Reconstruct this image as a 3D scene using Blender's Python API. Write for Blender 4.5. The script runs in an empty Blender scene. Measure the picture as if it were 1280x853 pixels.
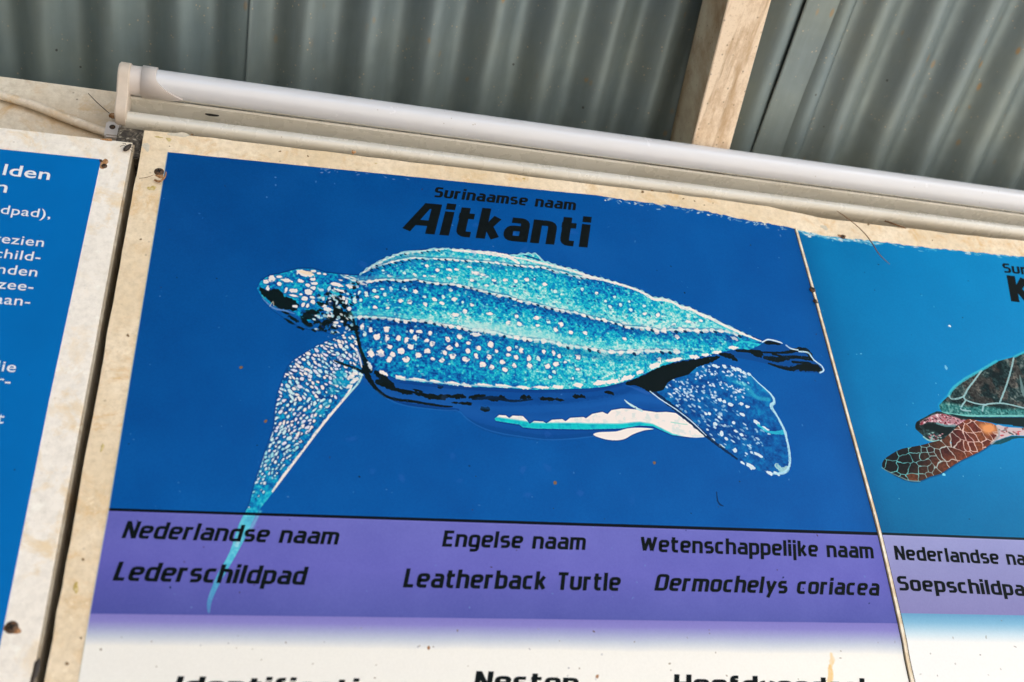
import bpy, bmesh, math, random
import numpy as np
from mathutils import Vector, Matrix

random.seed(7)
RNG = np.random.default_rng(11)
R = math.radians
scene = bpy.context.scene
COL = scene.collection

# ------------------------------------------------------------------ camera
# World: board face is the plane y = 0, x to the right, z up, metres; the camera stands 0.72 m in front of it.
CX, CY = 640.0, 426.5
VV = (507.0, -1640.0); HH = (5330.0, 805.0)
FPX = math.sqrt(-((VV[0]-CX)*(HH[0]-CX) + (VV[1]-CY)*(HH[1]-CY)))
def _dir(p): return np.array([p[0]-CX, -(p[1]-CY), -FPX])
_X = _dir(HH); _X /= np.linalg.norm(_X)
_Z = _dir(VV); _Z /= np.linalg.norm(_Z)
_Y = np.cross(_Z, _X)
ROT = np.array([_X, _Y, _Z])
CAM = np.array([0.0, -0.72, 0.0])

cam_d = bpy.data.cameras.new("camera")
cam = bpy.data.objects.new("camera", cam_d)
COL.objects.link(cam)
cam_d.sensor_width = 36.0
cam_d.lens = 36.0 * FPX / 1280.0
cam_d.clip_start = 0.02
cam_d.clip_end = 2000.0
m4 = Matrix([[*ROT[0], CAM[0]], [*ROT[1], CAM[1]], [*ROT[2], CAM[2]], [0, 0, 0, 1]])
cam.matrix_world = m4
cam_d.dof.use_dof = True
cam_d.dof.focus_distance = 0.90
cam_d.dof.aperture_fstop = 5.0
scene.camera = cam

# ------------------------------------------------------------------ light
SUN_EL, SUN_AZ = R(48), R(62)          # azimuth measured from -Y (viewer side) towards +X
world = bpy.data.worlds.new("World")
scene.world = world
world.use_nodes = True
wn = world.node_tree
wn.nodes.clear()
sky = wn.nodes.new("ShaderNodeTexSky")
sky.sky_type = 'NISHITA'
sky.sun_disc = False
sky.sun_elevation = SUN_EL
sdir = Vector((math.sin(SUN_AZ)*math.cos(SUN_EL), -math.cos(SUN_AZ)*math.cos(SUN_EL), math.sin(SUN_EL)))
sky.sun_rotation = math.atan2(sdir.x, sdir.y)
sky.air_density = 1.0
sky.dust_density = 3.0
sky.ozone_density = 1.0
bg = wn.nodes.new("ShaderNodeBackground")
bg.inputs[1].default_value = 0.15
wo = wn.nodes.new("ShaderNodeOutputWorld")
wn.links.new(sky.outputs[0], bg.inputs[0])
wn.links.new(bg.outputs[0], wo.inputs[0])
sun_d = bpy.data.lights.new("sun", 'SUN')
sun_d.energy = 4.2
sun_d.angle = R(0.6)
sun_d.color = (1.0, 0.965, 0.92)
sun = bpy.data.objects.new("sun", sun_d)
COL.objects.link(sun)
sun.rotation_euler = (-sdir).to_track_quat('-Z', 'Y').to_euler()

scene.view_settings.view_transform = 'Standard'
scene.view_settings.look = 'None'
scene.view_settings.exposure = 1.68
scene.view_settings.gamma = 1.0
scene.view_settings.use_curve_mapping = False

# ------------------------------------------------------------------ measuring helpers
def ray(px, py): return ROT @ _dir((px, py))
def at_y(px, py, y=0.0):
    r = ray(px, py)
    return CAM + r*(y-CAM[1])/r[1]
def bxz(px, py, y=0.0):
    q = at_y(px, py, y)
    return (q[0], q[2])

# ------------------------------------------------------------------ object helpers
def obj(name, mesh, mat=None, parent=None, loc=(0, 0, 0)):
    o = bpy.data.objects.new(name, mesh)
    COL.objects.link(o)
    o.location = loc
    if mat: mesh.materials.append(mat)
    if parent: o.parent = parent
    return o
def thing(name, label, cat, loc=(0, 0, 0), group=None):
    o = bpy.data.objects.new(name, None)
    COL.objects.link(o)
    o.location = loc
    o.empty_display_size = 0.05
    o['label'] = label; o['category'] = cat
    if group: o['group'] = group
    return o
def tag(o, label, cat, group=None):
    o['label'] = label; o['category'] = cat
    if group: o['group'] = group
    return o
def mesh_of(name, verts, faces, smooth=False):
    me = bpy.data.meshes.new(name)
    me.from_pydata([tuple(v) for v in verts], [], faces)
    if smooth:
        for p in me.polygons: p.use_smooth = True
    me.update()
    return me
def bm_mesh(name, bm, smooth=False):
    bmesh.ops.recalc_face_normals(bm, faces=bm.faces)
    me = bpy.data.meshes.new(name)
    bm.to_mesh(me); bm.free()
    if smooth:
        for p in me.polygons: p.use_smooth = True
    return me
def prism_xz(name, poly, y_front, y_back, bevel=0.0):
    """A plate: outline in x,z, from y_front (towards the viewer) back to y_back."""
    bm = bmesh.new()
    f = [bm.verts.new((x, y_front, z)) for x, z in poly]
    b = [bm.verts.new((x, y_back, z)) for x, z in poly]
    n = len(poly)
    ff = bm.faces.new(f); bm.faces.new(b[::-1])
    for i in range(n):
        bm.faces.new((f[i], f[(i+1) % n], b[(i+1) % n], b[i]))
    if bevel:
        bmesh.ops.bevel(bm, geom=list(ff.edges), offset=bevel, segments=2, affect='EDGES')
    return bm_mesh(name, bm)
def box_bm(bm, x0, x1, y0, y1, z0, z1):
    vs = [bm.verts.new((x, y, z)) for x in (x0, x1) for y in (y0, y1) for z in (z0, z1)]
    for q in ((0, 1, 3, 2), (4, 6, 7, 5), (0, 4, 5, 1), (2, 3, 7, 6), (0, 2, 6, 4), (1, 5, 7, 3)):
        bm.faces.new([vs[i] for i in q])
def tube_mesh(name, pts, rad, seg=12, rads=None):
    pts = [Vector([float(c) for c in p]) for p in pts]
    rads = [float(r_) for r_ in rads] if rads is not None else None
    bm = bmesh.new(); rings = []
    for i, p in enumerate(pts):
        a = pts[max(i-1, 0)]; b = pts[min(i+1, len(pts)-1)]
        t = (b-a).normalized()
        u = t.cross(Vector((0, 0.3, 1))).normalized(); v = t.cross(u)
        rr = rads[i] if rads else rad
        rings.append([bm.verts.new(p + rr*(math.cos(k*2*math.pi/seg)*u + math.sin(k*2*math.pi/seg)*v)) for k in range(seg)])
    for i in range(len(rings)-1):
        for k in range(seg):
            bm.faces.new((rings[i][k], rings[i][(k+1) % seg], rings[i+1][(k+1) % seg], rings[i+1][k]))
    bm.faces.new(rings[0][::-1]); bm.faces.new(rings[-1])
    return bm_mesh(name, bm, True)
def sweep_x(name, prof, x0, x1, smooth=True, nx=1):
    """Closed y,z profile swept along x."""
    bm = bmesh.new(); rings = []
    for i in range(nx+1):
        x = x0 + (x1-x0)*i/nx
        rings.append([bm.verts.new((x, y, z)) for y, z in prof])
    n = len(prof)
    for a, b in zip(rings, rings[1:]):
        for k in range(n):
            bm.faces.new((a[k], a[(k+1) % n], b[(k+1) % n], b[k]))
    bm.faces.new(rings[0][::-1]); bm.faces.new(rings[-1])
    me = bm_mesh(name, bm)
    if smooth:
        for p in me.polygons: p.use_smooth = len(p.vertices) == 4
        me.set_sharp_from_angle(angle=R(38))
    return me
def catmull(pts, n=4, closed=True):
    P = np.array(pts, float); N = len(P); out = []
    for i in range(N if closed else N-1):
        if closed: a, b, c, d = P[(i-1) % N], P[i], P[(i+1) % N], P[(i+2) % N]
        else: a, b, c, d = P[max(i-1, 0)], P[i], P[i+1], P[min(i+2, N-1)]
        for k in range(n):
            t = k/n
            out.append(0.5*((2*b)+(c-a)*t+(2*a-5*b+4*c-d)*t*t+(-a+3*b-3*c+d)*t**3))
    if not closed: out.append(P[-1])
    return np.array(out)

# ------------------------------------------------------------------ material helpers
def lin(c): return tuple(((v/255/12.92) if v/255 <= 0.04045 else ((v/255+0.055)/1.055)**2.4) for v in c)
class Mat:
    def __init__(s, name, rough=0.6, spec=0.5, metal=0.0):
        s.m = bpy.data.materials.new(name); s.m.use_nodes = True
        s.t = s.m.node_tree; s.b = s.t.nodes["Principled BSDF"]
        s.b.inputs["Roughness"].default_value = rough
        s.b.inputs["Specular IOR Level"].default_value = spec
        s.b.inputs["Metallic"].default_value = metal
        s.tc = s.t.nodes.new("ShaderNodeTexCoord")
    def map(s, scale=(1, 1, 1), rot=(0, 0, 0)):
        n = s.t.nodes.new("ShaderNodeMapping")
        n.inputs["Scale"].default_value = scale; n.inputs["Rotation"].default_value = rot
        s.t.links.new(s.tc.outputs["Object"], n.inputs[0]); return n.outputs[0]
    def noise(s, sc, detail=4, rough=0.55, vec=None, dist=0.0):
        n = s.t.nodes.new("ShaderNodeTexNoise")
        n.inputs["Scale"].default_value = sc; n.inputs["Detail"].default_value = detail
        n.inputs["Roughness"].default_value = rough; n.inputs["Distortion"].default_value = dist
        s.t.links.new(vec or s.tc.outputs["Object"], n.inputs["Vector"]); return n.outputs["Fac"]
    def voro(s, sc, vec=None, out="Distance", rand=1.0):
        n = s.t.nodes.new("ShaderNodeTexVoronoi"); n.inputs["Scale"].default_value = sc
        n.inputs["Randomness"].default_value = rand
        s.t.links.new(vec or s.tc.outputs["Object"], n.inputs["Vector"]); return n.outputs[out]
    def ramp(s, fac, stops):
        n = s.t.nodes.new("ShaderNodeValToRGB"); e = n.color_ramp.elements
        while len(e) < len(stops): e.new(0.5)
        for el, (p, c) in zip(e, stops):
            el.position = p
            el.color = (c, c, c, 1) if isinstance(c, (int, float)) else (*c, 1)
        s.t.links.new(fac, n.inputs[0]); return n.outputs[0]
    def mix(s, fac, a, b, mode='MIX'):
        n = s.t.nodes.new("ShaderNodeMix"); n.data_type = 'RGBA'; n.blend_type = mode
        for v, i in ((fac, 0), (a, 6), (b, 7)):
            if isinstance(v, bpy.types.NodeSocket): s.t.links.new(v, n.inputs[i])
            elif isinstance(v, tuple): n.inputs[i].default_value = (*v, 1)
            else: n.inputs[i].default_value = v if i == 0 else (v, v, v, 1)
        return n.outputs[2]
    def math(s, op, a, b=0.0):
        n = s.t.nodes.new("ShaderNodeMath"); n.operation = op
        for v, i in ((a, 0), (b, 1)):
            if isinstance(v, bpy.types.NodeSocket): s.t.links.new(v, n.inputs[i])
            else: n.inputs[i].default_value = v
        return n.outputs[0]
    def color(s, c):
        if isinstance(c, tuple): s.b.inputs["Base Color"].default_value = (*c, 1)
        else: s.t.links.new(c, s.b.inputs["Base Color"])
        return s
    def rough(s, r): s.t.links.new(r, s.b.inputs["Roughness"]); return s
    def bump(s, h, strength=0.3, dist=0.001):
        n = s.t.nodes.new("ShaderNodeBump"); n.inputs["Strength"].default_value = strength
        n.inputs["Distance"].default_value = dist
        s.t.links.new(h, n.inputs["Height"]); s.t.links.new(n.outputs[0], s.b.inputs["Normal"]); return s

def aged_cream(name, base, stain, dark, rough=0.55, spots=0.35):
    m = Mat(name, rough, 0.35)
    big = m.ramp(m.noise(14, 5, 0.6), [(0.35, 0.0), (0.7, 1.0)])
    fine = m.ramp(m.noise(150, 6, 0.7), [(0.42, 0.0), (0.68, 1.0)])
    c = m.mix(big, base, stain)
    c = m.mix(m.math('MULTIPLY', fine, 0.5), c, tuple(v*0.72 for v in stain))
    och = m.math('MULTIPLY', m.ramp(m.noise(32, 6, 0.7, None, 0.6), [(0.50, 0.0), (0.64, 1.0)]), m.ramp(m.noise(6, 2), [(0.40, 0.15), (0.6, 0.75)]))
    c = m.mix(och, c, (stain[0]*0.92, stain[1]*0.74, stain[2]*0.46))
    pale = m.ramp(m.noise(55, 5, 0.75), [(0.58, 0.0), (0.68, 0.6)])
    c = m.mix(pale, c, tuple(min(.9, v*1.12) for v in base))
    grit = m.ramp(m.noise(480, 3, 0.8), [(0.6, 0.0), (0.72, 1.0)])
    c = m.mix(m.math('MULTIPLY', grit, 0.35), c, tuple(v*0.5 for v in stain))
    sp = m.ramp(m.voro(95), [(0.06, 1.0), (0.13, 0.0)])
    sp = m.math('MULTIPLY', sp, m.ramp(m.noise(30, 2), [(0.52, 0.0), (0.62, spots)]))
    c = m.mix(sp, c, dark)
    m.color(c)
    m.bump(m.noise(300, 6, 0.7), 0.35, 0.0006)
    return m.m

M = {}
M['board'] = aged_cream('aged_cream_board', (0.82, 0.70, 0.53), (0.68, 0.54, 0.35), (0.10, 0.06, 0.03))
M['white_sheet'] = aged_cream('white_sign_sheet', (0.84, 0.79, 0.72), (0.78, 0.73, 0.65), (0.16, 0.09, 0.04), 0.4, 0.3)
M['beam'] = aged_cream('painted_beam', (0.70, 0.64, 0.53), (0.56, 0.45, 0.32), (0.12, 0.08, 0.05), 0.6, 0.7)
M['frame_side'] = aged_cream('frame_timber', (0.50, 0.46, 0.38), (0.30, 0.24, 0.16), (0.08, 0.05, 0.03), 0.65, 0.6)

def flat(name, c, rough=0.5, spec=0.5, metal=0.0, var=0.0, sc=200):
    m = Mat(name, rough, spec, metal)
    if var:
        f = m.ramp(m.noise(sc, 4, 0.6), [(0.3, 0.0), (0.7, 1.0)])
        m.color(m.mix(f, c, tuple(v*(1-var) for v in c)))
    else: m.color(c)
    return m.m
M['tube'] = flat('frosted_diffuser', (0.60, 0.615, 0.655), 0.14, 0.8, 0, 0.03, 40)
M['batten'] = flat('aged_white_enamel', (0.56, 0.54, 0.48), 0.22, 1.0, 0, 0.10, 60)
def streaky(name, c, rough, spec, dirt):
    m = Mat(name, rough, spec)
    st = m.ramp(m.noise(30, 6, 0.65, m.map((0.25, 1.6, 1.6))), [(0.45, 0.0), (0.75, 1.0)])
    k = m.mix(m.math('MULTIPLY', st, dirt), c, (c[0]*0.62, c[1]*0.55, c[2]*0.42))
    sp = m.math('MULTIPLY', m.ramp(m.voro(130), [(0.05, 1.0), (0.09, 0.0)]), m.ramp(m.noise(21, 2), [(0.54, 0.0), (0.60, 0.8)]))
    k = m.mix(sp, k, (0.20, 0.13, 0.07))
    m.color(k); m.rough(m.ramp(m.noise(50, 4), [(0.3, rough), (0.7, rough+0.16)])); return m.m
M['tube'] = streaky('frosted_diffuser', (0.60, 0.615, 0.655), 0.12, 0.8, 0.10)
M['batten'] = streaky('aged_white_enamel', (0.56, 0.54, 0.48), 0.20, 1.0, 0.45)
M['cap'] = flat('yellowed_plastic', (0.60, 0.52, 0.44), 0.45, 0.4, 0, 0.12, 120)
M['holder'] = flat('pale_plastic', (0.62, 0.57, 0.54), 0.35, 0.5, 0, 0.05, 120)
M['dark'] = flat('dark_hole', (0.012, 0.011, 0.01), 0.8, 0.2)
M['ink'] = flat('black_ink', (0.0025, 0.006, 0.007), 0.6, 0.06, 0, 0.3, 300)
M['white_ink'] = flat('white_ink', (0.72, 0.76, 0.80), 0.45, 0.3, 0, 0.05, 300)
M['conduit'] = aged_cream('painted_cable', (0.80, 0.72, 0.60), (0.66, 0.56, 0.44), (0.12, 0.08, 0.05), 0.5, 0.8)
M['twig'] = flat('dry_stalk', (0.20, 0.10, 0.04), 0.7, 0.3, 0, 0.4, 300)
M['bug'] = flat('dead_insect', (0.03, 0.018, 0.01), 0.5, 0.5, 0, 0.4, 600)
def rusty():
    m = Mat('rusty_screw', 0.6, 0.5, 0.5)
    f = m.ramp(m.noise(700, 4, 0.7), [(0.35, (0.035, 0.028, 0.024)), (0.55, (0.10, 0.06, 0.035)), (0.72, (0.30, 0.11, 0.03))])
    m.color(f); m.bump(m.noise(900, 3), 0.5, 0.0005); return m.m
M['screw'] = rusty()
def rust_stain():
    m = Mat('rust_stain', 0.75, 0.2)
    f = m.ramp(m.noise(500, 4, 0.7), [(0.3, (0.16, 0.07, 0.025)), (0.5, (0.34, 0.17, 0.07)), (0.72, (0.55, 0.40, 0.25))])
    m.color(f)
    return m.m
M['rust'] = rust_stain()

def roof_mat(name, base, seed):
    m = Mat(name, 0.3, 0.55, 0.45)
    st = m.map((1.0, 0.12, 0.12), (0, 0, seed))
    streak = m.ramp(m.noise(55, 5, 0.6, st), [(0.35, 0.0), (0.7, 1.0)])
    c = m.mix(m.math('MULTIPLY', streak, 0.55), base, tuple(v*0.62 for v in base))
    blot = m.ramp(m.noise(9, 4, 0.6), [(0.40, 0.0), (0.75, 1.0)])
    c = m.mix(m.math('MULTIPLY', blot, 0.4), c, (base[0]*1.25, base[1]*1.1, base[2]*0.85))
    # dried splashes and rust specks, denser in some patches
    patch = m.ramp(m.noise(7, 3, 0.5), [(0.45, 0.0), (0.62, 1.0)])
    rv = m.map((1, 0.45, 0.45))
    sp = m.ramp(m.voro(70, rv), [(0.10, 1.0), (0.20, 0.0)])
    keep = m.ramp(m.noise(33, 1), [(0.5, 0.0), (0.58, 1.0)])
    c = m.mix(m.math('MULTIPLY', m.math('MULTIPLY', sp, patch), m.math('MULTIPLY', keep, 1.0)), c, (0.30, 0.21, 0.11))
    sp2 = m.ramp(m.voro(190), [(0.12, 1.0), (0.22, 0.0)])
    keep2 = m.ramp(m.noise(60, 2), [(0.55, 0.0), (0.62, 1.0)])
    c = m.mix(m.math('MULTIPLY', m.math('MULTIPLY', sp2, keep2), 0.9), c, (0.42, 0.38, 0.28))
    sp3 = m.ramp(m.voro(26), [(0.03, 1.0), (0.045, 0.0)])
    c = m.mix(m.math('MULTIPLY', sp3, 0.8), c, (0.02, 0.018, 0.015))
    m.color(c)
    m.rough(m.ramp(m.noise(80, 4), [(0.3, 0.44), (0.7, 0.58)]))
    m.bump(m.noise(25, 3, 0.5), 0.25, 0.004)
    return m.m
def wood_paint(name, paint, under, amount):
    m = Mat(name, 0.6, 0.35)
    g = m.noise(60, 6, 0.65, m.map((1.0, 0.10, 0.10)))
    peel = m.ramp(g, [(amount-0.07, 0.0), (amount+0.08, 1.0)])
    grain = m.ramp(m.noise(160, 5, 0.7, m.map((1.0, 0.05, 0.05))), [(0.3, 0.0), (0.7, 1.0)])
    wood = m.mix(grain, under, tuple(v*0.55 for v in under))
    c = m.mix(peel, paint, wood)
    sp = m.ramp(m.noise(330, 6, 0.85), [(0.54, 0.0), (0.68, 1.0)])
    c = m.mix(m.math('MULTIPLY', sp, 0.6), c, tuple(v*0.75 for v in under))
    bl = m.ramp(m.noise(45, 6, 0.75, m.map((1, 0.5, 0.5))), [(0.50, 0.0), (0.66, 0.65)])
    c = m.mix(bl, c, tuple(v*0.85 for v in under))
    sp = m.ramp(m.voro(120), [(0.08, 1.0), (0.16, 0.0)])
    c = m.mix(m.math('MULTIPLY', sp, 0.5), c, (0.10, 0.045, 0.015))
    m.color(c); m.bump(g, 0.4, 0.0015)
    return m.m

# ------------------------------------------------------------------ setting: ground, wall with an added light-blocking side
def ground_mat():
    m = Mat('pale_shell_sand', 0.9, 0.2)
    f = m.ramp(m.noise(0.8, 8, 0.6), [(0.3, (0.34, 0.31, 0.265)), (0.7, (0.46, 0.425, 0.37))])
    m.color(f); m.bump(m.noise(30, 6), 0.4, 0.02); return m.m
GZ = -1.45
g = mesh_of('ground', [(-400, -400, GZ), (400, -400, GZ), (400, 400, GZ), (-400, 400, GZ)], [(0, 1, 2, 3)])
go = obj('ground', g, ground_mat()); go['kind'] = 'structure'
def wall_mat():
    m = Mat('weathered_wall', 0.8, 0.2)
    m.color(m.ramp(m.noise(12, 6, 0.6, m.map((1, 1, 0.2))), [(0.3, (0.10, 0.075, 0.05)), (0.7, (0.20, 0.155, 0.105))]))
    return m.m
YB = 0.036                                   # the plane of beam and wall boards, behind the signs
bm = bmesh.new(); box_bm(bm, -1.6, 2.2, YB+0.012, YB+0.05, GZ, 0.60)
box_bm(bm, -0.99, -0.93, -4.0, YB, GZ, 0.66)  # added side wall, out of view; blocks light from the left, darkening corrugation flanks
box_bm(bm, -0.99, -0.93, -4.0, -0.9, 0.66, 1.10)
box_bm(bm, -0.99, -0.93, -4.0, -2.0, 1.10, 1.66)
w = obj('wall', bm_mesh('wall', bm), wall_mat()); w['kind'] = 'structure'  # back wall plus the added side wall

# beam (wall plate) above the signs
zb_top = at_y(0, 93, YB)[2]
bmz0 = 0.545
zb_bot = bmz0
def beam():
    bm = bmesh.new()
    n = 60
    prof = []
    box_bm(bm, -1.6, 2.2, YB, YB+0.09, bmz0, zb_top)
    bmesh.ops.bevel(bm, geom=list(bm.edges), offset=0.003, segments=2, affect='EDGES')
    o = obj('beam', bm_mesh('beam', bm), M['beam'])
    tag(o, 'long cream painted timber beam running above the signs under the metal roof', 'beam')
beam()

# ------------------------------------------------------------------ roof: corrugated sheets and rafter
RN = np.array([0, 0.4456, 0.8952]); RN /= np.linalg.norm(RN)
RDIR = np.array([0, 0.8952, -0.4456]); RDIR /= np.linalg.norm(RDIR)   # down the slope, into the wall
RP = np.array([0, 0.03, 0.745])
def at_roof(px, py, lift=0.0):
    r = ray(px, py); P = RP + RN*lift
    return CAM + r*(np.dot(P-CAM, RN)/np.dot(r, RN))
xA = at_roof(310, 50)[0]; xB = at_roof(970, 96)[0]
PITCH = 0.0638
def sheet(label, x0, x1, lift, phase, amp, mat, pitch=PITCH, dent=None):
    xs_ = np.linspace(x0, x1, int((x1-x0)/0.0032)) if x1-x0 < 3 else np.concatenate([np.linspace(x0, -0.9, int((-0.9-x0)/0.0105)), np.linspace(-0.9, x1, int((x1+0.9)/0.0032))[1:]]); nx = len(xs_)-1; ss = np.concatenate([np.linspace(-4.4, -1.0, 6)[:-1], np.linspace(-1.0, 0.35, 30)])
    verts = []; faces = []
    rs = random.Random(int(phase*1e5)+3)
    wv = [(rs.uniform(0.5, 1.5), rs.uniform(0, 6)) for _ in range(4)]
    for j, s in enumerate(ss):
        for i in range(nx+1):
            x = float(xs_[i])
            a = amp
            if dent is not None: a = amp*min(1, max(0.0, (x-dent[0])/(dent[1]-dent[0])))
            h = a*math.cos(2*math.pi*(x-phase)/pitch) + 0.0009*math.sin(wv[0][0]*9*s+wv[0][1]+x*5) + 0.0007*math.sin(wv[1][0]*23*s+x*31+wv[1][1])
            if dent is not None and x < dent[1]:
                h += 0.0016*math.sin(55*(x-x0)+9*s)*math.exp(-((s+0.15)/0.25)**2)
            p = RP + RDIR*s + RN*(lift+h)
            verts.append((x, p[1], p[2]))
    w_ = nx+1
    for j in range(len(ss)-1):
        for i in range(nx):
            faces.append((j*w_+i, j*w_+i+1, (j+1)*w_+i+1, (j+1)*w_+i))
    me = mesh_of('roof_sheet', verts, faces, True)
    o = obj('roof_sheet', me, mat)
    so = o.modifiers.new('thickness', 'SOLIDIFY'); so.thickness = 0.0008; so.offset = 0
    tag(o, label, 'roof sheet', 'corrugated metal sheets of the roof')
    return o
RM = (0.185, 0.250, 0.272)
sheet('corrugated grey metal roof sheet at far left, up to the left lap line', -2.0, xA+0.05, 0.008, -0.0190, 0.0096, roof_mat('roof_paint_one', RM, 0.2))
sheet('corrugated grey metal roof sheet in the middle, between the left lap line and the rafter', xA, xB+0.06, 0.0, 0.0395, 0.0096, roof_mat('roof_paint_two', (0.185, 0.242, 0.258), 1.1))
sheet('corrugated grey metal roof sheet at right of the rafter with a dented flat edge', xB, 2.9, -0.006, 0.6220+0.0328, 0.0096, roof_mat('roof_paint_three', (0.195, 0.248, 0.258), 2.3), 0.0655, (xB+0.05, xB+0.085))

# rafter
RD2 = np.array([0.0968, 0.9213, -0.3767]); RD2 /= np.linalg.norm(RD2)
def on_plane(px, py, P, n):
    r = ray(px, py); return CAM + r*(np.dot(P-CAM, n)/np.dot(r, n))
def rafter():
    side = np.cross(RD2, [0, 0, 1]); side /= np.linalg.norm(side)     # to the right
    up = np.cross(side, RD2)
    if up[2] < 0: up = -up
    # arris between the side and the underside: a line at the height of the beam's top
    A = on_plane(864, 184, np.array([0, -0.010, 0.69]), np.array([0, 1.0, 0]))
    # width from the right-hand edge of the underside at the same height
    rr = on_plane(911, 189, A, up)
    wdt = np.dot(rr-A, side)
    # depth of the side from its upper edge
    lft = on_plane(836, 178, A, side)
    hgt = max(0.02, np.dot(lft-A, up))
    th = thing('rafter', 'painted timber rafter with peeling brown side, between the middle and right roof sheets', 'rafter', tuple(A))
    def plate(name, mat, u0, u1, v0, v1):
        bm = bmesh.new()
        vs = []
        for s in (-1.3, 0.051):
            for (u, v) in ((u0, v0), (u1, v0), (u1, v1), (u0, v1)):
                vs.append(bm.verts.new(tuple(RD2*s + side*u + up*v)))
        for q in ((0, 1, 2, 3), (7, 6, 5, 4), (0, 4, 5, 1), (1, 5, 6, 2), (2, 6, 7, 3), (3, 7, 4, 0)):
            bm.faces.new([vs[i] for i in q])
        bmesh.ops.bevel(bm, geom=list(bm.edges), offset=0.0008, segments=2, affect='EDGES')
        return obj(name, bm_mesh(name, bm), mat, th)
    plate('timber', wood_paint('rafter_side_paint', (0.66, 0.58, 0.42), (0.50, 0.33, 0.18), 0.50), 0.0, wdt-0.001, 0.002, hgt)
    plate('underside_board', wood_paint('rafter_underside_paint', (0.86, 0.71, 0.54), (0.60, 0.40, 0.22), 0.64), -0.0002, wdt, -0.001, 0.0018)
rafter()

# ------------------------------------------------------------------ flat print: drawn with numpy in the plane of the board
PPM = 2600.0                                  # texels per metre
def to_px(x, z):
    """board point -> where the photograph shows it (used only to lay out the flat artwork on the board)"""
    vx = ROT[0, 0]*(x-CAM[0]) + ROT[1, 0]*(-CAM[1]) + ROT[2, 0]*z
    vy = ROT[0, 1]*(x-CAM[0]) + ROT[1, 1]*(-CAM[1]) + ROT[2, 1]*z
    vz = ROT[0, 2]*(x-CAM[0]) + ROT[1, 2]*(-CAM[1]) + ROT[2, 2]*z
    return CX + FPX*vx/(-vz), CY - FPX*vy/(-vz)

def smooth_noise(h, w, cell, rng, octaves=1, gain=0.5):
    out = np.zeros((h, w)); amp = 1.0; tot = 0
    for _ in range(octaves):
        gh, gw = int(h/cell)+3, int(w/cell)+3
        g_ = rng.random((gh, gw))
        ys = np.arange(h)/cell; xs = np.arange(w)/cell
        yi = ys.astype(int); xi = xs.astype(int)
        fy = ys-yi; fx = xs-xi
        fy = (fy*fy*(3-2*fy))[:, None]; fx = (fx*fx*(3-2*fx))[None, :]
        a = g_[yi][:, xi]; b = g_[yi][:, xi+1]; c = g_[yi+1][:, xi]; d = g_[yi+1][:, xi+1]
        out += amp*(a*(1-fy)*(1-fx)+b*(1-fy)*fx+c*fy*(1-fx)+d*fy*fx)
        tot += amp; amp *= gain; cell = max(1.0, cell/2)
    return out/tot

def blur(a, n=1):
    for _ in range(n):
        p = np.pad(a, 1, mode='edge')
        a = (p[:-2, 1:-1]+2*p[1:-1, 1:-1]+p[2:, 1:-1])/4
        p = np.pad(a, 1, mode='edge')
        a = (p[1:-1, :-2]+2*p[1:-1, 1:-1]+p[1:-1, 2:])/4
    return a
def c3(stops, f):
    xs = [s[0] for s in stops]
    return np.stack([np.interp(f, xs, [s[1][k]/255 for s in stops]) for k in range(3)], -1)

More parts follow.
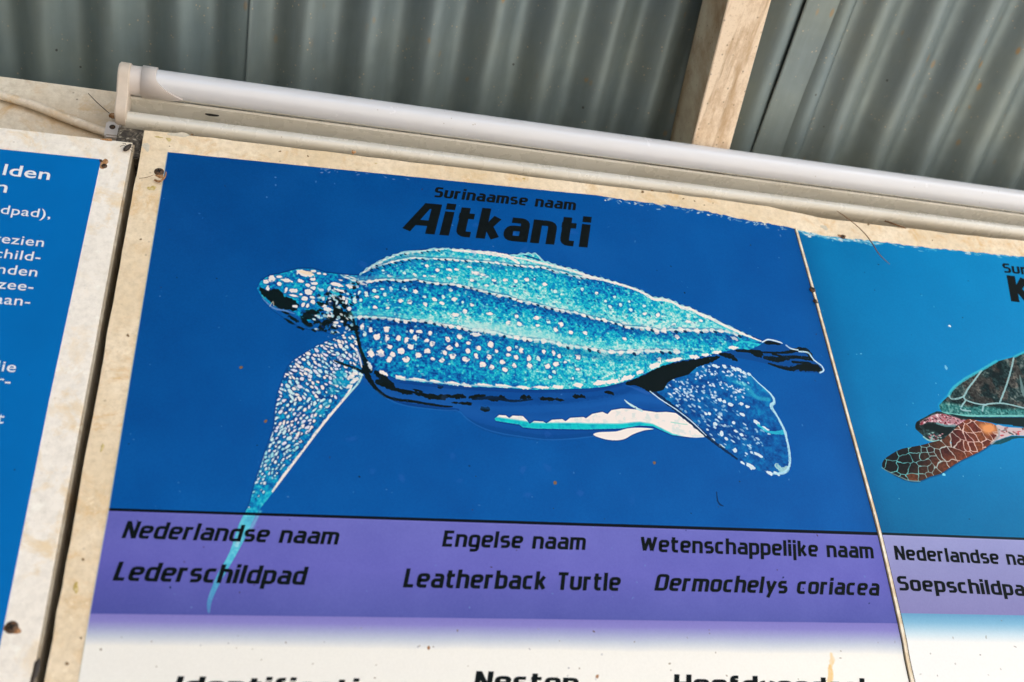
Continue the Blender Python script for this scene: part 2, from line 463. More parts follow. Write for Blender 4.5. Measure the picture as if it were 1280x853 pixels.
class Print:
    def __init__(s, x0, x1, z0, z1):
        s.x0, s.z1 = x0, z1
        s.x1, s.z0 = x1, z0
        s.w = int((x1-x0)*PPM); s.h = int((z1-z0)*PPM)
        xs = x0+(np.arange(s.w)+0.5)/PPM; zs = z1-(np.arange(s.h)+0.5)/PPM
        X, Z = np.meshgrid(xs, zs)
        s.PX, s.PY = to_px(X, Z)
        s.a = np.zeros((s.h, s.w, 3))
        s.warp = smooth_noise(s.h, s.w, 5.0, RNG, 2)-0.5
    def T(s, pts):
        out = []
        for p in pts:
            q = bxz(p[0], p[1]); out.append(((q[0]-s.x0)*PPM, (s.z1-q[1])*PPM))
        return np.array(out)
    def mask(s, pts):
        P = s.T(pts); m = np.zeros((s.h, s.w), np.float32); n = len(P)
        y0 = max(0, int(P[:, 1].min())); y1 = min(s.h-1, int(P[:, 1].max())+1)
        A = P; B = np.roll(P, -1, 0)
        for y in range(y0, y1+1):
            for sub in (0.17, 0.5, 0.83):
                yy = y+sub
                hit = (A[:, 1] <= yy) != (B[:, 1] <= yy)
                if not hit.any(): continue
                a = A[hit]; b = B[hit]
                xs = np.sort(a[:, 0]+(yy-a[:, 1])/(b[:, 1]-a[:, 1])*(b[:, 0]-a[:, 0]))
                for k in range(0, len(xs)-1, 2):
                    l, r = max(0, xs[k]), min(s.w, xs[k+1])
                    if r <= l: continue
                    li, ri = int(l), int(r)
                    if li == ri: m[y, li if li < s.w else s.w-1] += (r-l)/3; continue
                    m[y, li] += (1-(l-li))/3
                    m[y, li+1:ri] += 1/3
                    if ri < s.w: m[y, ri] += (r-ri)/3
        return m
    def put(s, m, col, sl=None):
        sl = sl or (slice(None), slice(None))
        col = np.asarray(col, float)
        if col.ndim == 1: col = col/255
        s.a[sl] = s.a[sl]*(1-m[..., None]) + col*m[..., None]
    def fill(s, pts, col, smooth=0, soft=0, alpha=1.0, ragged=0.0):
        if smooth: pts = catmull(pts, smooth)
        m = s.mask(pts)
        if ragged:
            mb_ = blur(m, 6); m = np.clip((mb_-0.5+s.warp*ragged*5*mb_*(1-mb_))*5+0.5, 0, 1)
        if soft: m = blur(m, soft)
        s.put(m*alpha, col); return m
    def scale_at(s, p):
        a = s.T([p, (p[0]+1, p[1]), (p[0], p[1]+1)])
        return math.sqrt(abs(np.cross(a[1]-a[0], a[2]-a[0])))
    def spot(s, x, y, rx, ry, col, ang=0.0, alpha=1.0, soft=1.0, msk=None):
        c, = s.T([(x, y)]); k = s.scale_at((x, y)); rx *= k; ry *= k
        R_ = int(max(rx, ry))+3
        ya, yb = max(0, int(c[1])-R_), min(s.h, int(c[1])+R_+1); xa, xb = max(0, int(c[0])-R_), min(s.w, int(c[0])+R_+1)
        if ya >= yb or xa >= xb: return
        gx, gy = np.meshgrid(np.arange(xa, xb)+.5-c[0], np.arange(ya, yb)+.5-c[1])
        ca, sa = math.cos(ang), math.sin(ang)
        u = (gx*ca+gy*sa)/rx; v = (-gx*sa+gy*ca)/ry
        d = np.sqrt(u*u+v*v)
        if min(rx, ry) > 1.2: d = d*(1+s.warp[ya:yb, xa:xb]*0.9)
        m = np.clip((1-d)*min(rx, ry)/soft+0.5, 0, 1)*alpha
        if msk is not None: m = m*msk[ya:yb, xa:xb]
        s.put(m, col, (slice(ya, yb), slice(xa, xb)))
    def stroke(s, pts, wid, col, alpha=1.0, soft=1.0, msk=None, smooth=4):
        pts = [tuple(p) for p in pts]
        wd = wid if isinstance(wid, (list, tuple)) else [wid]*len(pts)
        if smooth and len(pts) > 2:
            q = catmull([(*p, w_) for p, w_ in zip(pts, wd)], smooth, False)
            pts = [(a[0], a[1]) for a in q]; wd = [max(0.05, a[2]) for a in q]
        P = s.T(pts)
        k = [s.scale_at(p)*w_/2 for p, w_ in zip(pts, wd)]
        R_ = max(k)+3
        xa, xb = max(0, int(P[:, 0].min()-R_)), min(s.w, int(P[:, 0].max()+R_)); ya, yb = max(0, int(P[:, 1].min()-R_)), min(s.h, int(P[:, 1].max()+R_))
        if xa >= xb or ya >= yb: return
        best = np.zeros((yb-ya, xb-xa))
        for i in range(len(P)-1):
            a, b = P[i], P[i+1]; r = max(k[i], k[i+1])+3
            x0, x1 = max(xa, int(min(a[0], b[0])-r)), min(xb, int(max(a[0], b[0])+r)+1)
            y0, y1 = max(ya, int(min(a[1], b[1])-r)), min(yb, int(max(a[1], b[1])+r)+1)
            if x0 >= x1 or y0 >= y1: continue
            gx, gy = np.meshgrid(np.arange(x0, x1)+.5, np.arange(y0, y1)+.5)
            d = b-a; L2 = max(1e-9, d@d)
            t = np.clip(((gx-a[0])*d[0]+(gy-a[1])*d[1])/L2, 0, 1)
            ds = np.hypot(gx-a[0]-t*d[0], gy-a[1]-t*d[1])
            if smooth: ds = ds*(1+s.warp[y0:y1, x0:x1]*0.8)
            m = np.clip((k[i]+(k[i+1]-k[i])*t-ds)/soft+0.5, 0, 1)
            sl = (slice(y0-ya, y1-ya), slice(x0-xa, x1-xa))
            best[sl] = np.maximum(best[sl], m)
        if max(k) > 1.5 and smooth: best = best*np.clip(1.15+s.warp[ya:yb, xa:xb]*1.3, 0, 1)
        if msk is not None: best = best*msk[ya:yb, xa:xb]
        s.put(best*alpha, col, (slice(ya, yb), slice(xa, xb)))
    def image(s, name):
        a = s.a
        for c in range(3): a[..., c] += 0.45*(a[..., c]-blur(a[..., c], 5))
        a = np.clip(a, 0, 1)
        out = np.ones((s.h, s.w, 4), np.float32); out[..., :3] = a[::-1]
        im = bpy.data.images.new(name, s.w, s.h, alpha=False)
        im.colorspace_settings.name = 'sRGB'
        im.pixels.foreach_set(out.ravel()); im.update(); im.pack()
        return im

WHITE = (243, 233, 226); BLACK = (6, 20, 20)

def leatherback():
    P = Print(-0.118, 0.565, 0.095, 0.612)
    h, w = P.h, P.w; PX, PY = P.PX, P.PY
    n1 = smooth_noise(h, w, 90, RNG, 5); n2 = smooth_noise(h, w, 3.0, RNG, 2); n3 = smooth_noise(h, w, 260, RNG, 2)
    # water
    f = np.clip((PX-150)/850, 0, 1)*0.5 + np.clip((PY-200)/450, 0, 1)*0.5
    P.a[:] = c3([(0, (0, 72, 140)), (0.45, (0, 84, 160)), (1, (0, 88, 166))], f)
    P.a += ((n1-0.5)*0.05 + (n2-0.5)*0.028)[..., None]*np.array([0.55, 1, 1.2])
    bleach = np.clip((n3-0.45)*3, 0, 1)*np.exp(-((PY-270)/75)**2)*np.exp(-((PX-520)/230)**2)
    P.put(bleach*0.22, np.broadcast_to(np.array([70, 100, 180])/255, P.a.shape))
    seam_dark = np.clip((PX-(960+(PY-270)*0.26))/38, 0, 1)*0.18  # blue print turns darker towards the seam
    P.put(seam_dark, np.broadcast_to(np.array([14, 60, 112])/255, P.a.shape))
    # name band and the fade to white under it
    yb = 637.5+(PX-136)*0.0315; yf = 767.2+(PX-112.3)*0.0120
    t = np.clip((PY-yb)/(yf-yb), 0, 1)
    band = c3([(0, (108, 110, 192)), (0.5, (104, 104, 190)), (1, (88, 94, 172))], t) - 0.03*np.clip((420-PX)/300, 0, 1)[..., None]
    band += ((n1-0.5)*0.05+(n2-0.5)*0.02)[..., None]
    mb = np.clip((PY-yb)*1.5, 0, 1)
    turtle_base = P.a.copy()
    # ---- belly and far flipper
    belly = [(455, 470), (468, 486), (487, 500), (510, 507), (552, 512), (572, 513), (583, 523), (598, 532.5), (619, 540), (654, 546), (690, 549.5), (739, 545.5), (800, 536), (860, 520), (800, 470), (600, 480)]
    mbel = P.fill(belly, (6, 74, 150), 3, 2, 0.95)
    P.put(mbel*np.clip((n1-.45)*3, 0, 1)*.35, np.broadcast_to(np.array([30, 96, 170])/255, P.a.shape))
    P.put(blur(mbel, 6)*mbel*np.exp(-((PY-(y_b_ := np.interp(PX, [455, 487, 552, 583, 619, 690, 800], [478, 494, 505, 514, 524, 528, 500])))/11)**2)*.45, np.broadcast_to(np.array([28, 98, 178])/255, P.a.shape))
    P.stroke([(487, 499), (510, 506), (552, 511), (572, 513)], [3, 4, 5, 4], (0, 52, 118), .6, 3)
    P.stroke([(583, 523), (598, 532), (619, 539), (654, 545), (690, 548), (739, 544)], [2, 6, 9, 9, 7, 5], (0, 70, 140), 0.6, 3)
    P.stroke([(660, 500), (700, 503), (760, 497), (800, 480)], [4, 8, 8, 3], (0, 66, 138), 0.5, 4)
    for a, b, r, d in [(551, 485, 4, 2.6), (566, 496, 9, 3), (598, 496, 7, 2), (618, 500, 6, 2), (628, 498, 5, 3), (657, 497, 5, 3), (690, 500, 13, 3.2), (723, 497, 9, 2.4), (757, 491, 7, 2), (606, 511.5, 5, 3.5), (575, 497, 6, 2.5), (593, 497, 5, 3), (523, 489, 7, 2), (480, 482, 9, 3), (505, 491, 10, 2.6), (525, 494, 6, 2), (540, 497, 7, 3.5), (548, 496, 8, 3.2), (560, 497, 8, 3), (583, 505, 7, 2.4), (572, 504, 6, 2)]:
        for q in range(4):
            P.spot(a+random.uniform(-r, r)*.8, b+random.uniform(-1, 1), r*random.uniform(.4, .8), d*random.uniform(.5, .9), BLACK, random.uniform(-.1, .35), 0.92)
    P.stroke([(468, 484), (480, 495), (495, 500), (515, 502.5), (550, 508), (565, 509)], [4, 4, 3.5, 3.5, 3, 1.5], BLACK, 0.95)
    P.stroke([(472, 478), (492, 487), (512, 490), (535, 496), (555, 500)], [6, 5, 3, 5, 3], BLACK, 0.95)
    P.stroke([(455, 460), (462, 476), (474, 492)], [7, 6, 2], BLACK, 0.95)
    P.stroke([(470, 466), (484, 478), (494, 488)], [6, 9, 3], BLACK, 0.95)
    P.stroke([(590, 500), (615, 498), (640, 502), (665, 500)], [2, 5, 3, 2], (3, 30, 55), 0.9)
    P.stroke([(470, 489), (487, 501), (510, 508.5), (552, 513.5), (572, 514.5), (583, 524), (598, 533.5), (619, 541), (654, 547), (690, 550.5), (739, 546.5), (800, 537)], 1.3, (44, 112, 190), .55, 2)
    P.stroke([(600, 510), (660, 512), (720, 508), (790, 498), (830, 505)], [4, 9, 9, 10, 5], (20, 96, 176), .45, 6)
    # ---- remora beneath the belly
    rem = [(617.8, 524), (623.4, 519.4), (631.9, 520), (636, 523.2), (640.3, 520.2), (653, 520.8), (658.6, 526.4), (661.4, 530.8), (667, 527), (678.3, 527.6), (682.5, 530), (689.5, 525.4), (702, 524.6), (706.4, 527.2), (712, 523), (728.9, 522), (731.7, 523.6), (739.7, 518), (752.3, 515.5), (758.7, 518.4), (763.6, 513.4), (776.3, 511.3), (790.3, 512), (807.2, 514.2), (820, 516), (832.5, 515.5), (843.8, 517), (860.6, 529), (872, 538), (881.7, 547), (870, 547.8), (860.6, 547.2), (839.5, 544.4), (824, 537.5), (815.6, 533.4), (798.8, 532.5), (776.3, 536.2), (734, 537.3), (710.6, 537), (668.4, 536.3), (653, 534.8), (648.8, 531.3), (634.7, 529.2), (619.2, 526.6)]
    P.fill([(x, y+(1.6 if i > 30 else -1.2)) for i, (x, y) in enumerate(rem)], (4, 60, 128), 0, 2, 0.8)
    m = P.fill(rem, WHITE)
    nr = smooth_noise(h, w, 12, RNG, 4)
    P.put(m*np.clip((nr-.5)*3, 0, .4), np.broadcast_to(np.array((186, 214, 214))/255, P.a.shape))
    lo = np.interp(PX, [615, 650, 668, 734, 776, 799, 815, 824, 840, 882], [527, 533, 536.3, 537.3, 536.2, 532.5, 533.4, 537.5, 544.4, 548])
    th = np.interp(PX, [615, 660, 720, 790, 815, 835, 850], [7, 8, 9, 6.5, 4, 3, 1.5])
    g_ = np.clip((PY-(lo-th))/2.5, 0, 1)*m*np.clip((855-PX)/10, 0, 1)
    P.put(g_, c3([(0, (0, 185, 195)), (0.5, (20, 200, 205)), (1, (0, 150, 185))], smooth_noise(h, w, 9, RNG, 2)))
    fin = [(741, 544.4), (748, 540.9), (769.2, 540), (783.3, 536.2), (798.8, 535.2), (817, 536.8), (804.4, 538.8), (790.3, 543.7), (780.5, 549.3), (769.2, 551.2), (755, 549.6)]
    P.fill([(x, y+1.2) for x, y in fin], (0, 62, 130), 3, 1, 0.8)
    P.fill(fin, WHITE, 3)
    P.stroke([(780, 500.5), (787, 506.5), (801, 514)], [1.2, 2.8, 3], (190, 225, 230))
    P.stroke([(838, 528.5), (858, 531.5)], 1.2, (150, 215, 200), 0.8)
    # ---- carapace, neck and head
    top = [(321, 362), (325.3, 352.2), (336.6, 345.2), (349.2, 343.4), (360.5, 340.2), (373, 336.8), (391.4, 336.9), (406.9, 341.8), (426.6, 344), (440.6, 345), (450, 345), (453.3, 341), (461.5, 335), (478, 325.5), (489, 321.3), (501.9, 317), (530, 313.6), (552.5, 311.7), (566.6, 312.6), (580.6, 313.2), (600, 315.2), (618.6, 317.4), (636.6, 320.2), (656, 318), (671, 319.2), (677, 326.5), (687, 329.8), (701, 334.6), (719.5, 338.7), (735, 345.3), (751.9, 349), (768.8, 354), (788, 359.8), (802, 365), (816, 372.6), (827.5, 373.6), (841.6, 377.6), (850, 382.7), (861.3, 385.5), (872.5, 391.4), (886.6, 396.6), (900.6, 404.3), (921.7, 414.1), (930.3, 418.6), (938.8, 422), (952.8, 427.6), (957.5, 434)]
    bot = [(955.6, 438.8), (936, 436), (916.3, 437.2), (906.4, 440.2), (891, 443), (875.5, 446), (864, 449.3), (844.4, 452.3), (829, 458.4), (813.4, 464), (802, 469.7), (792.3, 474.2), (776.9, 479), (754.7, 484.4), (735, 486.2), (706.9, 487), (684.4, 487.8), (663.3, 488), (642.2, 486.6), (621, 485.4), (600, 485), (580.6, 484), (555.3, 482), (530, 479.4), (500.5, 476), (488, 471), (476, 466), (462, 460)]
    neck = [(455, 455), (449, 440), (444, 424), (432, 418), (418, 419), (404, 415), (388, 412.5), (376, 410), (362, 402), (349, 394), (338, 386), (329, 376)]
    allp = top+bot+neck
    P.fill([(x, y-1.6) for x, y in top]+[(x, y+1.0) for x, y in bot+neck], (2, 50, 112), 0, 2, 0.65)
    body = P.mask(allp)
    ridge0 = [(453, 341), (470, 334), (500.5, 326), (518.8, 323.2), (535.6, 324.2), (563.8, 325.3), (587.7, 326.7), (620, 330), (647.8, 333), (663.3, 334.5), (678.8, 335.4), (690, 338.7), (706.9, 342.2), (716.7, 345.7), (735, 348)]
    ridge1 = [(426, 345), (440, 350.6), (454, 352.7), (465.3, 352), (482, 350.6), (503, 352), (518.8, 350), (531.4, 353.4), (552.5, 355.6), (570.8, 357), (591.9, 361.9), (604, 364.7), (618.3, 368.9), (635.2, 371.7), (649.2, 376.6), (670.3, 380.9), (687.2, 385.8), (706.9, 390), (723.8, 392.8), (735, 397), (754.7, 401.3), (774, 406.4), (782.5, 409.2), (800.8, 409.9), (819, 413.5), (830, 414), (850, 412.7), (871, 413.5), (900.6, 414), (921, 420)]
    ridge2 = [(441, 398), (454, 397), (475, 397.7), (493.4, 399.8), (507.5, 402), (524.4, 401.5), (544, 405.5), (566.6, 409), (589, 413.5), (600, 414), (619.7, 416.9), (635.2, 421.8), (656.3, 424.6), (673, 426), (690, 428.8), (704, 432.3), (721, 433.8), (740.6, 437.3), (761.7, 440.4), (777.2, 441), (795, 440), (814.9, 438.8), (850, 440)]
    I = lambda r: np.interp(PX, [p[0] for p in r], [p[1] for p in r])
    tp = sorted(top); bt = sorted(bot)
    yt, y0, y1, y2, y3 = I(tp), I(ridge0), I(ridge1), I(ridge2), I(bt)
    L = np.full((h, w), 0.35)
    def put_band(a, b, fn):
        v = np.clip((PY-a)/np.maximum(b-a, 1), 0, 1); m_ = (PY >= a) & (PY < b)
        L[m_] = fn(v, PX)[m_]
    xi = lambda xs, vs: np.interp(PX, xs, vs)
    put_band(yt-5, y0, lambda v, x: 0.5+0.18*v)
    put_band(y0, y1, lambda v, x: xi([450, 490, 540, 600, 700, 740, 800, 860, 930], [.15, .34, .48, .56, .50, .36, .45, .55, .40]) + (v-.4)*xi([450, 520, 600, 700, 800, 900], [.05, .1, .2, .4, .5, .2]))
    put_band(y1, y2, lambda v, x: xi([430, 500, 560, 640, 700, 760, 800, 850, 930], [.25, .30, .42, .40, .34, .36, .45, .35, .30]) + (v-.35)*xi([430, 520, 620, 700, 760, 850], [.30, .42, .6, .55, .5, .35]))
    put_band(y2, y3+4, lambda v, x: xi([440, 560, 640, 700, 760, 830], [.24, .32, .42, .56, .66, .54]) + (0.5-np.abs(v-.6))*0.25-.12)
    L = np.where(PX < 446, 0.30, L)
    n4 = smooth_noise(h, w, 6.0, RNG, 3, .6); n5 = smooth_noise(h, w, 16, RNG, 3)
    Lf = L + 0.07 + (n4-.5)*0.85 + (n5-.5)*0.30
    skin = c3([(0.0, (2, 52, 120)), (0.2, (4, 88, 162)), (0.38, (8, 130, 188)), (0.56, (14, 180, 202)), (0.74, (110, 212, 214)), (0.95, (214, 236, 228))], Lf)
    P.put(body, skin)
    # dark creases of neck and lower jaw
    dk = smooth_noise(h, w, 11, RNG, 3)
    def patch(poly, thr, amount=0.95, col=BLACK, soft=1):
        mm = blur(P.mask(catmull(poly, 3)), 3+soft)*body
        P.put(mm*np.clip((dk-thr)*9, 0, 1)*amount, np.broadcast_to(np.array(col)/255, P.a.shape))
    jaw = [(321, 364), (328, 376), (338, 388), (352, 397), (370, 409), (392, 414), (415, 420), (440, 420), (438, 402), (415, 398), (390, 404), (372, 396), (350, 386), (336, 380)]
    mm = blur(P.mask(catmull(jaw, 3)), 3)*body
    P.put(mm*0.85, np.broadcast_to(np.array((6, 80, 156))/255, P.a.shape))
    P.fill([(324, 358), (332, 364), (342, 362), (352, 365), (356, 372), (367, 375), (373, 382), (370, 389), (360, 388), (346, 385), (335, 376), (327, 368)], BLACK, 3, 1, 0.96, 1.5)
    patch([(376, 392), (390, 387), (400, 392), (410, 386), (425, 390), (436, 398), (432, 408), (415, 412), (398, 404), (388, 410), (378, 404)], 0.44)
    patch([(412, 368), (428, 370), (436, 385), (446, 405), (452, 425), (446, 428), (436, 410), (424, 398), (414, 388)], 0.42)
    for s_ in [(384, 396, 6, 5), (381, 403, 4, 3), (402, 409, 3.5, 6), (395, 402, 4, 3), (392, 414, 3, 1.6), (413, 397, 6, 5), (423, 392, 6, 7), (366, 399, 7, 2.2), (412, 378, 4, 5), (431, 401, 3, 5), (357, 392, 5, 1.5), (362, 403, 6, 1.8), (376, 411, 5, 1.6)]:
        P.spot(*s_, BLACK, random.uniform(.3, .9), 0.9, 2)
    P.stroke([(328, 374), (342, 386), (356, 389), (368, 393)], [1, 2.5, 2.5, 1], (120, 150, 205), .7)
    P.stroke([(337, 384), (341, 378), (342, 383)], 1, (200, 190, 170), .8)
    # ---- head and neck spots (crop coordinates 300,310 scale 7.11)
    hs = [(228, 305, 22, 20), (285, 275, 30, 26), (350, 262, 26, 13), (410, 295, 45, 19), (535, 300, 28, 17), (570, 232, 78, 28), (650, 212, 22, 14), (645, 283, 22, 15), (598, 335, 22, 18), (660, 322, 28, 14), (472, 385, 38, 20), (410, 375, 13, 28), (650, 362, 20, 18), (605, 398, 32, 27), (470, 430, 38, 11), (540, 418, 13, 12), (572, 455, 22, 22), (640, 445, 22, 14), (648, 485, 16, 22), (562, 510, 13, 26), (600, 520, 15, 22), (490, 525, 22, 14), (860, 330, 55, 18), (985, 350, 38, 21), (890, 385, 60, 12), (790, 370, 12, 30), (895, 292, 18, 10), (940, 248, 25, 10), (1000, 272, 45, 9), (1085, 325, 30, 13), (1165, 300, 30, 14), (700, 232, 16, 11), (750, 238, 16, 11), (1020, 470, 15, 31), (945, 485, 13, 29), (1120, 418, 14, 27), (1057, 402, 12, 19), (1190, 385, 13, 17), (1072, 468, 11, 13), (970, 545, 17, 23), (1215, 440, 17, 14), (1197, 530, 18, 13), (740, 520, 26, 17), (780, 552, 32, 22), (800, 605, 20, 36), (800, 490, 14, 24), (690, 610, 24, 9), (860, 490, 10, 26), (920, 450, 13, 22), (350, 325, 20, 18), (245, 365, 16, 24), (740, 460, 12, 20), (700, 625, 10, 18), (660, 640, 12, 9), (850, 670, 24, 12), (880, 700, 16, 10), (905, 660, 14, 9), (860, 640, 10, 8), (1250, 290, 20, 12), (840, 700, 9, 9)]
    for x, y, a, b in hs:
        X_, Y_ = 300+x/7.111, 310+y/7.111
        P.spot(X_, Y_, a/7.111+.9, b/7.111+.9, (3, 66, 135), .08, .5, 2, body)
        P.spot(X_, Y_, a/7.111, b/7.111, WHITE if a > 12 else (205, 226, 228), random.uniform(-.1, .3), .95, 1.6, body)
    P.spot(383, 341.5, 9, 2.6, (244, 218, 186), 0, .8, 2, body)
    for _ in range(150):
        x, y = random.uniform(396, 447), random.uniform(352, 424)
        if y < 352+(447-x)*.2: continue
        P.spot(x, y, random.uniform(1.2, 3.4), random.uniform(.8, 2.0), random.choice([BLACK, BLACK, (3, 40, 90), (220, 228, 230), (170, 215, 225)]), random.uniform(.2, 1.3), .8, 1.5, body)
    # ---- carapace spots
    L3 = [(90, 135, 18, 30), (110, 200, 15, 25), (165, 165, 18, 25), (305, 160, 25, 35), (220, 228, 30, 36), (310, 238, 22, 35), (410, 235, 22, 27), (480, 255, 20, 28), (560, 235, 18, 25), (525, 175, 20, 20), (595, 180, 30, 18), (690, 195, 20, 28), (665, 258, 18, 20), (710, 290, 22, 30), (330, 315, 25, 20), (520, 315, 28, 30), (440, 350, 32, 28), (668, 350, 25, 28), (165, 372, 30, 36), (255, 375, 32, 38), (355, 385, 25, 28), (328, 425, 25, 28), (480, 430, 35, 30), (588, 390, 28, 28), (715, 422, 20, 18), (798, 435, 26, 22), (850, 250, 26, 26), (865, 325, 28, 20), (818, 362, 20, 22), (890, 403, 30, 28), (950, 228, 20, 28), (930, 298, 18, 22), (1030, 280, 20, 20), (1025, 350, 22, 25), (1005, 428, 30, 28), (1100, 395, 20, 30), (1125, 322, 20, 22), (1160, 470, 32, 28), (1230, 298, 28, 30), (1218, 400, 22, 20), (1240, 498, 22, 22), (1275, 360, 15, 15), (155, 500, 14, 40), (285, 555, 34, 18), (70, 385, 10, 35)]
    L5 = [(145, 280, 18, 22), (78, 333, 22, 22), (195, 380, 24, 24), (218, 450, 24, 24), (252, 260, 20, 25), (250, 315, 20, 20), (322, 245, 13, 15), (360, 278, 20, 30), (320, 340, 20, 25), (300, 412, 20, 22), (432, 345, 24, 26), (435, 410, 24, 24), (516, 348, 16, 28), (565, 285, 18, 22), (648, 292, 18, 26), (700, 330, 20, 20), (672, 393, 28, 20), (598, 418, 24, 24), (870, 335, 24, 22), (755, 380, 18, 12), (655, 465, 16, 16), (620, 510, 16, 16), (865, 445, 20, 12), (820, 525, 12, 14)]
    L2 = [(125, 490, 15, 28), (60, 475, 10, 20), (20, 540, 15, 35), (75, 540, 12, 15), (195, 455, 17, 20), (270, 442, 18, 10), (345, 438, 17, 18), (288, 490, 17, 24), (222, 512, 20, 18), (480, 445, 13, 17), (562, 463, 20, 17), (430, 545, 22, 18), (512, 560, 20, 22), (200, 600, 20, 15), (315, 610, 20, 12), (640, 510, 15, 12), (730, 535, 22, 22), (808, 512, 15, 22), (650, 578, 22, 18), (800, 570, 22, 18), (905, 535, 25, 20), (875, 450, 15, 15), (980, 560, 14, 14), (915, 672, 28, 22), (1000, 640, 24, 22), (1060, 580, 20, 18), (1220, 662, 20, 14), (660, 235, 18, 18), (755, 277, 18, 20), (865, 272, 25, 12), (925, 268, 22, 12), (465, 300, 15, 16), (555, 315, 20, 13), (640, 325, 18, 10), (725, 330, 24, 9), (862, 342, 22, 13), (330, 322, 20, 12), (275, 278, 15, 12), (1065, 362, 18, 12), (1190, 410, 18, 12), (1255, 365, 20, 14), (1100, 300, 36, 16), (1160, 315, 30, 12), (1040, 245, 22, 10), (1200, 330, 14, 10)]
    L4 = [(498, 697, 22, 22), (603, 728, 17, 26), (718, 752, 20, 26), (805, 828, 24, 20), (925, 830, 22, 16), (325, 685, 18, 18), (245, 740, 20, 20), (345, 752, 22, 22), (80, 662, 24, 16), (668, 800, 18, 24), (510, 765, 20, 14), (218, 362, 20, 17), (315, 375, 18, 20), (415, 358, 20, 22), (120, 367, 20, 14), (570, 400, 18, 18), (480, 355, 10, 10), (665, 462, 16, 18), (905, 448, 15, 18), (1032, 480, 18, 18), (1193, 512, 14, 14), (1110, 552, 16, 14), (1153, 602, 17, 17), (1245, 585, 15, 20)]
    L6 = [(15, 172, 14, 14), (105, 155, 14, 18), (183, 125, 13, 13), (318, 165, 15, 14), (197, 200, 16, 22), (322, 235, 20, 15), (440, 245, 18, 22), (140, 457, 18, 14), (608, 440, 22, 18), (710, 308, 24, 15), (995, 385, 32, 20), (785, 385, 40, 26), (645, 378, 42, 26), (1120, 455, 30, 15), (390, 565, 25, 20), (245, 575, 38, 28), (110, 580, 18, 28), (15, 570, 25, 22), (275, 755, 28, 14), (430, 400, 22, 20), (500, 385, 16, 30), (140, 320, 30, 18), (820, 295, 20, 12), (580, 330, 22, 14), (450, 640, 18, 22)]
    for lst, ox, oy in ((L3, 440, 390), (L5, 600, 400), (L2, 440, 300), (L4, 600, 300), (L6, 760, 360)):
        for x, y, a, b in lst:
            X_, Y_ = ox+x/7.111, oy+y/7.111
            P.spot(X_, Y_, a/7.111+1.1, b/7.111+1.1, (3, 78, 150), 0, .55 if lst is L3 or lst is L5 else .22, 2.5, body)
            c_ = WHITE if a > 17 else (206, 234, 230)
            an = random.uniform(-.3, .3)
            P.spot(X_, Y_, a/7.111*.92, b/7.111*.92, c_, an, .95, 1.8, body)
            P.spot(X_+random.uniform(-1, 1), Y_+random.uniform(-1.2, 1.2), a/7.111*.6, b/7.111*.6, c_, an, .9, 1.5, body)
    for _ in range(900):                       # small pale flecks between the big spots
        x = random.uniform(450, 930); y = random.uniform(315, 486)
        if x > 700 or y < 440 or random.random() < .4:
            P.spot(x, y, random.uniform(.7, 1.7), random.uniform(.6, 1.4), (176, 228, 226), 0, random.uniform(.25, .8), 1.5, body)
    for _ in range(700):
        x = random.uniform(445, 900); y = random.uniform(320, 486)
        P.spot(x, y, random.uniform(.8, 2.2), random.uniform(.6, 1.3), (2, 62, 135), random.uniform(-.4, .4), random.uniform(.2, .6), 1.8, body)
    # ---- ridges: knobbed pale lines with dark notches
    def ridge(r, wd, step, notch=0.6, side=1, whites=1.0):
        q = catmull(r, 6, False)
        q = q + np.stack([np.zeros(len(q)), .75*np.sin(q[:, 0]*2*math.pi/step)], -1)
        P.stroke([(x, y-1.6*side) for x, y in q[::3]], 2.2, (4, 66, 138), .55, 2.5, body, 0)
        P.stroke([(x, y-wd*.9*side) for x, y in q[::3]], wd*2.4, (150, 222, 222), .30*whites, 5, body, 0)
        P.stroke([(x, y+wd*1.3*side) for x, y in q[::3]], wd*1.8, (2, 60, 132), .22, 5, body, 0)
        P.stroke(q[::2], wd*0.5, (196, 228, 224), .62*whites, 1.5, body, 0)
        seg = np.hypot(*np.diff(q, axis=0).T); s_ = np.concatenate([[0], np.cumsum(seg)])
        d = random.uniform(0, step)
        while d < s_[-1]:
            x = np.interp(d, s_, q[:, 0]); y = np.interp(d, s_, q[:, 1])
            sl = np.interp(d+2, s_, q[:, 1])-y
            P.spot(x, y+random.uniform(-.4, .8), step*.36, wd*random.uniform(.42, .7), WHITE, math.atan2(sl, 2)+.1, random.uniform(.55, .95)*whites, 1.5, body)
            if random.random() < notch:
                P.spot(x+step*.5, y+side*wd*.55, step*.22, wd*.38, (4, 40, 80), .5, .9, 1.4, body)
            d += step*random.uniform(.8, 1.25)
    ridge(ridge0, 2.6, 9, .7, 1)
    ridge(ridge1[:12], 3.2, 9.5, .8, 1)
    ridge(ridge1[11:24], 3.6, 9, .6, 1)
    ridge(ridge1[23:], 4.6, 10, .3, 1, .9)
    ridge(ridge2[:9], 4.2, 9.5, .8, 1)
    ridge(ridge2[8:17], 5.2, 9, .3, 1)
    ridge(ridge2[16:], 5.2, 11, .2, 1, .9)
    P.spot(601, 411, 22, 6, (205, 234, 228), .2, .6, 9, body)
    P.spot(652, 415, 60, 8, (178, 228, 224), .12, .4, 12, body)
    P.spot(594, 419, 5, 3, WHITE, 0, .9, 2, body)
    topr = top[10:-2]
    P.stroke([(x, y+.9*math.sin(x*.75)) for x, y in catmull(topr, 4, False)], 2.2, (170, 226, 228), .85, 1.5, None, 2)
    ridge([(x, y+1) for x, y in top[11:18]], 2.4, 7, .5, 1, .8)
    P.stroke([(566, 313.6), (600, 316.4), (622, 319), (636, 322), (648, 330)], [3, 4, 5.5, 5, 3], WHITE, .95, 1.5)
